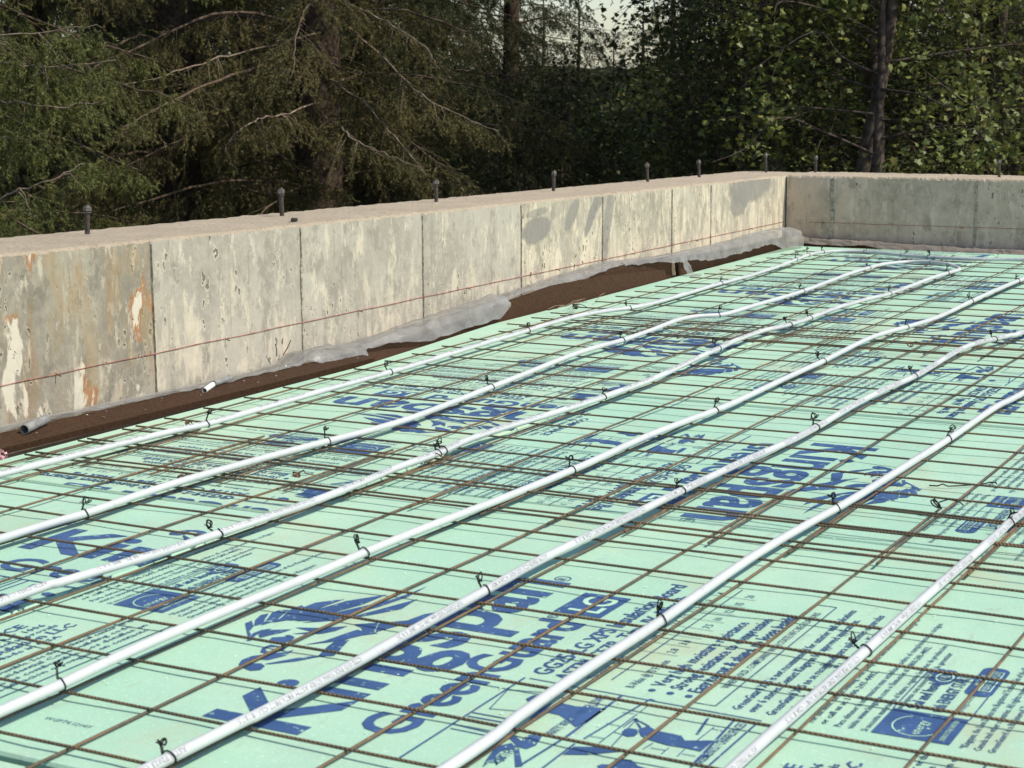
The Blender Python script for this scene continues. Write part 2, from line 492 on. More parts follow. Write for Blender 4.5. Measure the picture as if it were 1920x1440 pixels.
def ground_mat():
    m, nt, bs = new_mat('forest_floor'); q = NB(nt)
    v = q.coord('World')
    c = q.mix(q.ramp(q.noise(v, 0.9, 6, 0.65), 0.35, 0.65), (0.055, 0.042, 0.026), (0.050, 0.058, 0.024))
    c = q.mix(q.ramp(q.noise(v, 22.0, 5, 0.7), 0.5, 0.75), c, (0.11, 0.08, 0.045))
    q.l(c, bs.inputs['Base Color']); bs.inputs['Roughness'].default_value = 0.95
    q.bump(q.noise(v, 14.0, 6, 0.7), bs, 1.0, 0.05)
    return m
M_GROUND = ground_mat()
def hill_mat():
    m, nt, bs = new_mat('wooded_hillside'); q = NB(nt)
    v = q.coord('World')
    c = q.mix(q.ramp(q.noise(v, 0.35, 8, 0.72), 0.35, 0.65), (0.022, 0.030, 0.016), (0.050, 0.056, 0.026))
    q.l(c, bs.inputs['Base Color']); bs.inputs['Roughness'].default_value = 1.0; bs.inputs['Specular IOR Level'].default_value = 0.0
    q.bump(q.noise(v, 0.8, 8, 0.75), bs, 1.0, 0.8)
    return m
M_HILL = hill_mat()

# ------------------------------------------------------------------ ground
WX, COR, WT = -9.925, 39.25, 2.5          # inner wall face, inner face of the end wall, wall thickness (in squares)
def ztop(y): return 2.454 - 0.01505 * (y - 20)

def nz(*p): return noise.noise(Vector(p))

def ground_z(x, y):
    d = math.hypot(x + 1.3, y - 5.5)
    return -1.0 - 0.10 * max(0, d - 9) + 0.16 * noise.noise((x * 0.3, y * 0.3, 0.0)) * min(1, d / 8)
def build_ground():
    s = sorted(set([-220, -160, -120] + list(range(-90, 91, 3)) + [120, 160, 220]))
    V = [(x, y, ground_z(x, y)) for y in s for x in s]
    n = len(s)
    F = [(a * n + b, a * n + b + 1, (a + 1) * n + b + 1, (a + 1) * n + b) for a in range(n - 1) for b in range(n - 1)]
    o = obj('ground', mesh_data('ground', V, F, M_GROUND, True))
    tag(o, kind='structure')
    v, f = box((WX + 0.02) * U, 26 * U, -24 * U, (COR - 0.02) * U, -0.5, -0.37 * U)
    o = obj('subgrade', mesh_data('subgrade', v, f, M_SOIL))
    tag(o, kind='structure')
build_ground()
def build_hills():
    # wooded rise far behind the trees, its outline broken by tree tops
    V, F = [], []
    nA, nR = 260, 9
    for k in range(nA + 1):
        a = math.radians(20 + 150 * k / nA)
        top = 1.4 + 1.3 * nz(a * 3.0, 1, 4) + 0.9 * abs(nz(a * 40, 2, 1)) + 0.5 * nz(a * 110, 5, 1)
        for q in range(nR):
            t = q / (nR - 1)
            r_ = 90 + 45 * t
            z = -12 + (top + 12) * math.sin(t * math.pi / 2) + 0.5 * nz(a * 60, t * 9, 7)
            V.append((1.3 + r_ * math.cos(a), -2.2 + r_ * math.sin(a), z))
    F = [(k * nR + q, k * nR + q + 1, (k + 1) * nR + q + 1, (k + 1) * nR + q) for k in range(nA) for q in range(nR - 1)]
    tag(obj('hills', mesh_data('hills', V, F, M_HILL, True)), kind='structure')
build_hills()

# ------------------------------------------------------------------ concrete walls

def wall_panel(parent, axis, a0, a1, mat, zt, at_start=True, at_end=True):
    """one form-panel length of wall; axis 'y' = long wall, 'x' = end wall. Coordinates in squares."""
    L = a1 - a0
    na = max(8, int(L * 16)); nzv = 12; nt = 9
    zb = -7.0
    zs = [zb, -0.8] + [(-0.3 + k * (1.0) / (nzv - 1)) for k in range(nzv)]
    rows = []
    for k in range(na + 1):
        a = a0 + L * k / na
        top = zt(a)
        e = 0.0
        if (k == 0 and at_start) or (k == na and at_end): e = 0.016
        if k == 0: a += 0.003
        if k == na: a -= 0.003
        prof = []
        hz = [zb, -0.8] + list(np.linspace(-0.3, top - 0.10, nzv)) + [top - 0.035]
        for z in hz:
            d = 0.012 * nz(a * 1.1, z * 1.1, 3.0 if axis == 'y' else 9.0) - e
            prof.append((d, z))
        rag = 0.06 * (nz(a * 2.7, 1.7, 5) + 0.7 * nz(a * 9.0, 4.1, 2)) + 0.045 * nz(a * 23, 0, 1)
        prof[-1] = (prof[-1][0], top - 0.045 - abs(rag) * 0.9)
        prof.append((-0.02 - abs(rag) * 0.9 - e, top - 0.004 - abs(rag) * 0.45))
        for q in range(1, nt):
            w = WT * q / nt
            prof.append((-w, top + 0.02 * nz(a * 1.9, w * 1.9, 7) + 0.012 * nz(a * 8, w * 8, 3)))
        prof.append((-WT + 0.02, top - 0.02 + 0.03 * nz(a * 3, 2, 8)))
        prof.append((-WT, top - 0.12))
        prof.append((-WT, zb))
        if axis == 'y': rows.append([((WX + d) * U, a * U, z * U) for d, z in prof])
        else: rows.append([(a * U, (COR - d) * U, z * U) for d, z in prof])
    m = len(rows[0])
    V = [p for r in rows for p in r]
    F, I = [], []
    nf = 2 + nzv + 1
    for k in range(na):
        for q in range(m - 1):
            f = (k * m + q, (k + 1) * m + q, (k + 1) * m + q + 1, k * m + q + 1)
            F.append(f if axis == 'y' else f[::-1])
            I.append(1 if nf - 1 <= q < nf + nt else 0)
    F.append(tuple(range(m)) if axis == 'y' else tuple(range(m))[::-1]); I.append(0)
    F.append(tuple(na * m + q for q in range(m))[::-1] if axis == 'y' else tuple(na * m + q for q in range(m))); I.append(0)
    me = mesh_data('panel', V, F, [mat, M_C_TOP], False, I)
    return obj('panel', me, parent)

WALL_L = empty('concrete_wall', (WX * U, 0, 0)); WALL_L.location = (0, 0, 0)
tag(WALL_L, 'long pale stained concrete foundation wall along the left side', 'wall')
JY = [-13.72, -9.33, -4.93, -0.54, 3.86, 8.25, 12.58, 17.01, 21.41, 25.79, 30.2, 33.02, COR + WT]
PM = [M_C_PALE, M_C_RUST, M_C_PALE, M_C_RUST, M_C_RUST, M_C_PALE, M_C_PALE, M_C_PALE, M_C_PATCH, M_C_PATCH, M_C_FAR, M_C_FAR]
for k in range(len(JY) - 1):
    p = wall_panel(WALL_L, 'y', JY[k], JY[k + 1], PM[k], ztop)
    if PM[k] is M_C_RUST: p['label'] = 'brown rust-stained flaking concrete panel'
    elif PM[k] is M_C_PATCH: p['label'] = 'cream concrete panel with smooth dark grey patches'
WALL_B = empty('concrete_wall', (0, 0, 0))
tag(WALL_B, 'shaded grey concrete end wall across the far right', 'wall')
JX = [WX, -8.38, -3.88, 0.52, 4.92, 9.32, 13.7, 18.1, 22.5]
for k in range(len(JX) - 1):
    wall_panel(WALL_B, 'x', JX[k] + (0.05 if k == 0 else 0), JX[k + 1], M_C_GREY, lambda a: ztop(COR), k > 0, True)

def chalk(parent, axis, a0, a1):
    pts = []
    n = int((a1 - a0) * 6)
    for k in range(n + 1):
        a = a0 + (a1 - a0) * k / n
        d = 0.016
        z = 0.7025 + 0.010 * nz(a * 0.8, 3, 3)
        pts.append(((WX + d) * U, a * U, z * U) if axis == 'y' else (a * U, (COR - d) * U, z * U))
    v, f = tube(pts, [0.0008 + 0.0004 * nz(k * 0.7, 1, 1) for k in range(n + 1)], 5)
    obj('chalk_line', mesh_data('chalk_line', v, f, M_CHALK), parent)['label'] = 'thin dull red chalk line snapped along the wall face'
    for k in range(3, n - 3, 26):                     # nails the line is held by
        p = np.array(pts[k]); ax = np.array([0.012, 0, -0.004]) if axis == 'y' else np.array([0, -0.012, -0.004])
        v, f = tube([p - ax * 0.5, p + ax], 0.0016, 5)
        obj('nail', mesh_data('nail', v, f, M_RUSTTIE), parent)
def seam(parent, axis, a, w, mat):
    n = 40; V = []
    zt = ztop(a if axis == 'y' else COR) - 0.09
    for k in range(n + 1):
        z = -0.3 + (zt + 0.3) * k / n
        l = a - w * (0.55 + 0.5 * nz(z * 3.1, a, 1) + 0.25 * nz(z * 11, a, 2)); r_ = a + w * (0.55 + 0.5 * nz(z * 2.7, a, 5) + 0.25 * nz(z * 12, a, 6))
        for q, d in ((l, -0.03), (l + 0.01, 0.016), (a, 0.024 + 0.012 * nz(z * 8, a, 3)), (r_ - 0.01, 0.016), (r_, -0.03)):
            V.append(((WX + d) * U, q * U, z * U) if axis == 'y' else (q * U, (COR - d) * U, z * U))
    F = [(k * 5 + q, k * 5 + q + 1, k * 5 + q + 6, k * 5 + q + 5) for k in range(n) for q in range(4)]
    obj('seam', mesh_data('seam', V, F, mat), parent)
for a, w in ((8.25, 0.022), (12.58, 0.05), (17.01, 0.03), (21.41, 0.014), (25.79, 0.028), (30.2, 0.03), (33.02, 0.045), (3.86, 0.03)): seam(WALL_L, 'y', a, w, M_SEAM)
for a, w in ((-8.38, 0.13), (-3.88, 0.08), (0.52, 0.08), (4.92, 0.08)): seam(WALL_B, 'x', a, w, M_SEAM)
chalk(WALL_L, 'y', -12, COR - 0.05)
chalk(WALL_B, 'x', WX + 0.8, 21)

# ------------------------------------------------------------------ anchor bolts
def hexprism(r, z0, z1, rot=0.0, ch=0.0):
    V = []
    for z, rr in ((z0, r - ch), (z0 + ch, r), (z1 - ch, r), (z1, r - ch)):
        V += [(rr * math.cos(rot + k * math.pi / 3), rr * math.sin(rot + k * math.pi / 3), z) for k in range(6)]
    F = [tuple(range(5, -1, -1)), tuple(18 + k for k in range(6))]
    for q in range(3):
        F += [(q * 6 + k, q * 6 + (k + 1) % 6, q * 6 + 6 + (k + 1) % 6, q * 6 + 6 + k) for k in range(6)]
    return V, F
BOLTS = [[-11.55, 8.55], [-11.55, 14.29], [-11.55, 20.34], [-11.6, 26.36], [-11.7, 32.55], [-11.6, 36.2], [-11.3, 41.2], [-9.6, 41.2], [-3.51, 40.5]]
BL = ['leftmost anchor bolt, on the wall above the rust-stained panel', 'second anchor bolt from the left on the long wall top', 'third anchor bolt from the left on the long wall top',
      'fourth anchor bolt from the left on the long wall top', 'fifth anchor bolt from the left on the long wall top', 'sixth anchor bolt from the left on the long wall top', 'anchor bolt just left of the wall corner',
      'anchor bolt just right of the wall corner', 'anchor bolt far right on the shaded end wall']
sv, sf = None, None
def thread(z0, z1, r):
    pts = [(0, 0, z0 + (z1 - z0) * k / 26) for k in range(27)]
    return tube(pts, [r * (1.0 if k % 2 else 0.93) for k in range(27)], 10)
me_sh = mesh_data('shaft', *thread(-0.01, 0.079, 0.0066), M_STEEL, True)
v, f = hexprism(0.0102, 0.0625, 0.0745, 0.2, 0.0015)
me_nut = mesh_data('nut', v, f, M_NUT)
v, f = tube([(0, 0, 0.0585), (0, 0, 0.0602)], 0.0098, 14)
me_wash = mesh_data('washer', v, f, M_NUT)
for (x, y), lb in zip(BOLTS, BL):
    b = empty('anchor_bolt', (x * U, y * U, (ztop(min(y, COR)) if x < -9.9 else ztop(COR)) * U))
    b.rotation_euler = (random.uniform(-0.06, 0.06), random.uniform(-0.06, 0.06), random.uniform(0, 6)); b.scale = (1, 1, random.uniform(0.88, 1.12))
    tag(b, lb, 'bolt', 'anchor bolts along the wall tops')
    obj('shaft', me_sh, b); obj('nut', me_nut, b); obj('washer', me_wash, b)

# chip of steel lying on the wall top
v, f = box(-0.008, 0.008, -0.013, 0.013, 0, 0.007)
o = obj('steel_shim', mesh_data('steel_shim', v, f, M_STEEL), None, (-10.35 * U, 13.0 * U, (ztop(13.0) + 0.012) * U))
o.rotation_euler = (0.05, 0.1, 0.5)
tag(o, 'small dark steel shim lying on the wall top left of the second bolt', 'shim')

# ------------------------------------------------------------------ printed foam boards
def text2d(s, x, y, cap, width=None, bold=0.0, res=2):
    """text as flat triangles; x, y = start of the baseline, cap = capital height, all in squares"""
    cu = bpy.data.curves.new('t', 'FONT')
    cu.body = s
    cu.size = 1.0
    cu.offset = bold
    cu.resolution_u = res
    cu.fill_mode = 'FRONT'
    o = bpy.data.objects.new('t', cu)
    COL.objects.link(o)
    dg = bpy.context.evaluated_depsgraph_get()
    me = bpy.data.meshes.new_from_object(o.evaluated_get(dg))
    co = np.empty(len(me.vertices) * 3); me.vertices.foreach_get('co', co); co = co.reshape(-1, 3)[:, :2]
    fs = [tuple(p.vertices) for p in me.polygons]
    bpy.data.objects.remove(o); bpy.data.curves.remove(cu); bpy.data.meshes.remove(me)
    if not len(co): return [], []
    co = co - np.array([co[:, 0].min(), 0])
    k = cap / 0.70
    kx = (width / co[:, 0].max()) if width else k * 0.92
    co = co * np.array([kx, k]) + np.array([x, y])
    return [tuple(c) for c in co], fs

def line2d(pts, w):
    V, F = [], []
    for a, b in zip(pts[:-1], pts[1:]):
        a = np.array(a, float); b = np.array(b, float)
        d = (b - a) / (np.linalg.norm(b - a) + 1e-9); n = np.array([-d[1], d[0]]) * w / 2
        k = len(V); V += [tuple(a + n), tuple(a - n), tuple(b - n), tuple(b + n)]; F.append((k, k + 1, k + 2, k + 3))
    return V, F

def poly2d(pts):
    from mathutils.geometry import tessellate_polygon
    F = tessellate_polygon([[Vector((p[0], p[1], 0)) for p in pts]])
    return [tuple(p) for p in pts], [tuple(f) for f in F]

def ell(cx, cy, rx, ry, n=20):
    return poly2d([(cx + rx * math.cos(2 * math.pi * k / n), cy + ry * math.sin(2 * math.pi * k / n)) for k in range(n)])
def rrect(x0, x1, y0, y1, r, n=5):
    P = []
    for cx, cy, a0 in ((x1 - r, y1 - r, 0), (x0 + r, y1 - r, 90), (x0 + r, y0 + r, 180), (x1 - r, y0 + r, 270)):
        P += [(cx + r * math.cos(math.radians(a0 + 90 * k / n)), cy + r * math.sin(math.radians(a0 + 90 * k / n))) for k in range(n + 1)]
    return poly2d(P)

PIPES = {1:[[-7.228,1.786],[-7.202,3.62],[-7.136,5.333],[-6.94,5.802],[-7.077,7.474],[-6.99,9.463],[-7.098,11.142],[-7.278,14.155],[-7.258,16.6],[-7.54,19.516],[-7.296,20.542],[-6.891,21.046],[-6.885,22.449],[-6.907,26.275],[-7.147,31.927],[-7.37,33.988],[-7.361,35.135],[-7.051,35.91],[-6.294,36.071],[-5.117,35.535],[-4.1,35.051],[-2.816,34.803],[-1.492,35.164]],2:[[-4.83,-0.707],[-4.787,0.707],[-4.823,1.593],[-4.81,2.538],[-4.73,3.512],[-4.565,5.335],[-4.48,7.115],[-4.608,9.115],[-4.739,10.566],[-4.982,13.378],[-5.092,15.135],[-5.067,16.401],[-5.145,18.092],[-5.227,19.554],[-5.095,20.229],[-4.708,20.666],[-4.608,21.511],[-4.572,24.708],[-4.741,28.26],[-4.818,31.67],[-4.75,32.756],[-4.371,33.602],[-3.789,33.707],[-3.261,33.392],[-2.824,32.893],[-2.568,32.403],[-2.498,31.915],[-2.54,31.168],[-2.61,28.669],[-2.638,26.05],[-2.811,24.705],[-2.875,23.158],[-2.837,21.074],[-2.899,20.017],[-3.058,18.874],[-3.01,17.392],[-2.885,16.051],[-2.786,14.792],[-2.619,12.383],[-2.614,10.393],[-2.704,8.89],[-2.845,7.506],[-2.858,6.438],[-2.765,5.535],[-2.757,4.388],[-2.708,3.626],[-2.649,2.431],[-2.671,1.447],[-2.695,0.589],[-2.731,-0.294],[-2.822,-1.074],[-2.923,-1.857],[-2.979,-2.632]],4:[[-0.711,-4.99],[-0.697,-4.295],[-0.782,-3.325],[-0.781,-2.357],[-0.788,-1.37],[-0.803,0.142],[-0.8,0.659],[-0.787,1.608],[-0.759,2.499],[-0.725,3.414],[-0.697,4.394],[-0.667,5.434],[-0.685,7.583],[-0.635,9.398],[-0.571,10.269],[-0.643,12.399],[-0.69,13.822],[-0.687,15.7],[-0.791,17.519],[-0.834,18.846],[-0.744,19.726],[-0.6,20.622],[-0.451,22.211],[-0.449,25.268],[-0.5,29.915],[-0.47,30.596]],5:[[1.144,-5.4],[1.156,-5.154],[1.19,-4.191],[1.196,-2.903],[1.122,-1.57],[1.087,-0.077],[1.001,1.178],[1.114,2.706],[1.098,3.732],[1.083,4.886],[1.099,6.839],[1.259,8.359],[1.254,9.493],[1.203,11.297],[1.221,13.164],[1.283,14.536],[1.2,15.975],[1.143,17.267],[1.16,18.233],[1.24,19.121],[1.447,19.619],[1.563,20.246],[1.684,20.976]],6:[[3.123,-4.342],[3.073,-3.125],[3.029,-2.072],[3.077,-0.195],[3.041,0.316],[2.973,2.422],[3.06,4.542],[3.09,4.946],[3.155,6.704],[3.206,9.538],[3.16,11.038],[3.142,12.614],[3.264,13.917]],7:[[4.999,-3.373],[5.0,-2.537],[5.049,-0.269],[5.039,1.935],[5.099,4.996],[5.103,5.513]]}
TIES = {1:[[-6.997,5.916],[-7.104,11.204],[-7.301,16.752],[-6.891,21.046],[-6.95,26.385],[-7.208,32.712],[-7.37,33.988],[-7.388,35.213],[-6.28,36.077],[-5.062,35.56],[-4.12,35.126]],2:[[-4.815,0.663],[-4.593,5.363],[-4.746,10.504],[-5.058,16.406],[-4.698,20.671],[-4.589,25.731],[-4.826,31.742],[-3.743,33.648]],3:[[-2.696,0.561],[-2.761,5.457],[-2.773,5.651],[-2.617,10.419],[-2.885,16.051],[-2.889,20.022],[-2.827,21.079],[-2.655,26.279],[-2.54,31.168]],4:[[-0.701,-4.297],[-0.81,0.654],[-0.675,5.466],[-0.586,10.262],[-0.695,15.738],[-0.602,20.666],[-0.457,25.373],[-0.504,30.045]],5:[[1.152,-5.18],[1.086,-0.12],[1.081,4.885],[1.261,9.496],[1.276,14.657],[1.456,19.623]],6:[[3.062,-0.184],[3.087,4.915],[3.206,9.538]],7:[[5.049,-0.286],[5.099,4.996]]}
LION = [[[-1.666,-0.728],[-1.561,-0.724],[-1.661,-0.638],[-1.701,-0.598],[-1.817,-0.55],[-1.853,-0.543],[-1.929,-0.461],[-2.023,-0.417],[-1.946,-0.494],[-1.807,-0.61]],[[-1.7,-0.596],[-1.531,-0.706],[-1.37,-0.757],[-1.286,-0.717],[-1.457,-0.641],[-1.569,-0.579],[-1.626,-0.571]],[[-1.656,-0.549],[-1.429,-0.627],[-1.258,-0.703],[-1.145,-0.69],[-1.099,-0.601],[-1.254,-0.572],[-1.432,-0.512],[-1.517,-0.517]],[[-1.53,-0.502],[-1.372,-0.515],[-1.136,-0.589],[-1.037,-0.605],[-0.91,-0.585],[-0.954,-0.527],[-0.774,-0.516],[-0.526,-0.318],[-0.756,-0.353],[-1.025,-0.371],[-1.322,-0.378]],[[-1.403,-0.414],[-1.2,-0.383],[-0.931,-0.355],[-0.581,-0.268],[-0.197,-0.024],[-0.603,-0.053],[-0.956,-0.152],[-1.293,-0.24]],[[-1.389,-0.331],[-1.094,-0.191],[-0.726,-0.039],[-0.349,0.118],[0.001,0.168],[0.254,0.191],[-0.18,0.212],[-0.592,0.139],[-0.943,0.037],[-1.245,-0.128]],[[-1.396,-0.247],[-1.153,-0.086],[-0.944,0.102],[-0.6,0.209],[-0.182,0.34],[-0.557,0.378],[-0.843,0.233],[-1.119,0.061],[-1.284,-0.102]],[[-1.556,-0.213],[-1.456,0.015],[-1.285,0.216],[-1.475,0.195],[-1.612,0.121],[-1.738,-0.125],[-1.592,0.005]],[[-1.926,-0.378],[-1.845,-0.411],[-1.729,-0.378],[-1.621,-0.207],[-1.752,-0.231],[-1.882,-0.293],[-1.973,-0.318]],[[-2.119,-0.379],[-2.023,-0.417],[-1.893,-0.467],[-1.768,-0.454],[-1.689,-0.394],[-1.783,-0.391],[-1.921,-0.408],[-2.084,-0.347]],[[-2.023,-0.191],[-1.919,-0.228],[-1.849,-0.137],[-1.823,-0.026],[-1.928,-0.004],[-2.037,-0.054]],[[-1.812,-0.156],[-1.779,-0.122],[-1.803,-0.047],[-1.848,-0.06]],[[-2.333,-0.062],[-2.215,-0.123],[-2.097,-0.113],[-2.105,0.02],[-2.175,-0.082],[-2.263,-0.056],[-2.281,-0.005],[-2.174,0.044],[-2.081,0.066],[-2.183,0.1],[-2.315,0.057],[-2.344,0.002]],[[-2.711,-0.027],[-2.594,-0.077],[-2.461,-0.063],[-2.337,0.035],[-2.222,0.153],[-2.129,0.175],[-2.303,0.21],[-2.483,0.14],[-2.527,-0.002],[-2.622,-0.006],[-2.644,0.048],[-2.593,0.134],[-2.639,0.216],[-2.746,0.245],[-2.807,0.18],[-2.785,0.102]],[[-2.597,0.174],[-2.512,0.223],[-2.332,0.33],[-2.167,0.474],[-1.91,0.399],[-1.736,0.37],[-1.645,0.472],[-1.844,0.529],[-2.001,0.584],[-2.107,0.606],[-2.172,0.515],[-2.398,0.389],[-2.57,0.228]],[[-1.968,0.176],[-1.784,0.276],[-1.486,0.329],[-1.342,0.362],[-1.357,0.442],[-1.271,0.36],[-1.215,0.234],[-1.058,0.421],[-1.341,0.551],[-1.345,0.604],[-1.477,0.5],[-1.645,0.435],[-1.789,0.342]],[[-1.071,0.436],[-1.328,0.561],[-1.067,0.643],[-0.952,0.749],[-0.493,0.753],[-0.618,0.674],[-0.867,0.634]]]
PICP = [[[-2.551,3.029],[-2.286,3.022],[-2.306,3.181],[-2.258,3.307],[-2.242,3.435],[-2.51,3.428],[-2.64,3.424],[-2.751,3.395],[-2.649,3.283],[-2.557,3.146]],[[-2.679,3.778],[-2.604,3.771],[-2.569,3.809],[-2.571,3.865],[-2.643,3.908],[-2.719,3.91],[-2.758,3.863],[-2.737,3.816]],[[-2.567,3.874],[-2.454,3.91],[-2.524,4.017],[-2.535,4.236],[-2.622,4.304],[-2.515,4.512],[-2.785,4.508],[-2.774,4.358],[-2.783,4.225],[-2.736,4.025],[-2.684,3.948]],[[-3.34,3.574],[-3.149,3.575],[-3.041,3.813],[-3.062,3.971],[-3.139,3.88],[-3.26,3.747]],[[-3.436,3.916],[-3.384,3.933],[-3.361,4.005],[-3.22,4.002],[-3.2,4.097],[-3.289,4.2],[-3.32,4.356],[-3.45,4.211],[-3.535,4.046]],[[-2.338,2.721],[-2.227,2.734],[-2.198,2.79],[-2.262,2.834],[-2.341,2.816],[-2.383,2.768]],[[-2.745,2.97],[-2.496,2.943],[-2.319,2.957],[-2.551,3.029],[-2.743,3.037]],[[-3.217,3.033],[-3.151,3.042],[-3.239,3.167],[-3.08,3.15],[-3.059,3.25],[-3.261,3.299],[-3.367,3.268],[-3.351,3.183]],[[-3.434,3.194],[-3.405,3.222],[-3.697,3.41],[-3.745,3.371]],[[-3.716,3.098],[-3.431,3.028],[-3.303,3.102],[-3.383,3.178],[-3.506,3.113],[-3.694,3.14],[-3.861,3.146]]]
PICL = [[0.0085,[[-1.846,2.498],[-1.923,4.693]]],[0.0107,[[-1.849,2.455],[-3.993,2.478]]],[0.0149,[[-2.983,3.427],[-1.897,3.411]]],[0.0107,[[-2.954,3.572],[-1.852,3.665]]],[0.0107,[[-1.852,3.665],[-1.889,3.727]]],[0.0128,[[-3.127,4.567],[-2.028,4.488]]],[0.0107,[[-3.126,4.678],[-2.026,4.678]]],[0.0128,[[-3.681,3.387],[-3.062,3.423]]],[0.0107,[[-3.757,3.564],[-3.085,3.554]]],[0.0064,[[-2.983,3.721],[-1.964,3.714]]],[0.0064,[[-3.011,3.841],[-2.339,3.76]]],[0.0053,[[-2.558,3.584],[-2.567,3.721]]],[0.0053,[[-2.262,3.591],[-2.242,3.694]]],[0.0053,[[-2.881,3.596],[-2.88,3.715]]],[0.0053,[[-2.708,3.721],[-2.738,3.843]]],[0.0053,[[-2.944,4.086],[-2.787,4.101]]],[0.0053,[[-2.894,4.127],[-2.889,4.25]]],[0.0053,[[-2.974,4.256],[-2.827,4.255]]],[0.0053,[[-2.964,4.387],[-2.794,4.377]]],[0.0053,[[-2.899,4.4],[-2.899,4.513]]],[0.0053,[[-2.578,4.391],[-2.234,4.398]]],[0.0053,[[-2.277,4.405],[-2.288,4.505]]],[0.0096,[[-2.532,3.88],[-2.348,3.742],[-2.462,3.924]]],[0.0075,[[-2.571,3.744],[-2.348,3.742]]],[0.0128,[[-2.452,4.339],[-2.071,4.279]]],[0.0075,[[-2.226,3.337],[-2.047,3.286]]],[0.0085,[[-3.144,2.447],[-3.184,2.858]]],[0.0085,[[-3.242,2.504],[-3.25,2.85]]],[0.0107,[[-2.834,2.479],[-2.836,2.92]]],[0.0107,[[-2.929,2.486],[-2.923,2.875]]],[0.0064,[[-2.202,2.474],[-2.103,2.839]]],[0.0064,[[-2.202,2.474],[-2.691,2.563],[-2.631,2.81]]],[0.0064,[[-3.939,2.833],[-3.432,2.851]]],[0.0085,[[-3.197,2.466],[-3.993,2.478]]],[0.0053,[[-3.582,3.078],[-3.766,3.222],[-3.573,3.095]]],[0.0053,[[-3.556,3.129],[-3.673,3.236]]]]
BOLTS = [[-11.75,8.59,2.63],[-11.63,14.29,2.54],[-11.75,20.34,2.45],[-11.96,26.38,2.36],[-12.13,32.59,2.26],[-11.94,36.2,2.21],[-11.91,41.76,2.13],[-9.92,42.34,2.12],[-3.51,40.46,2.15]]

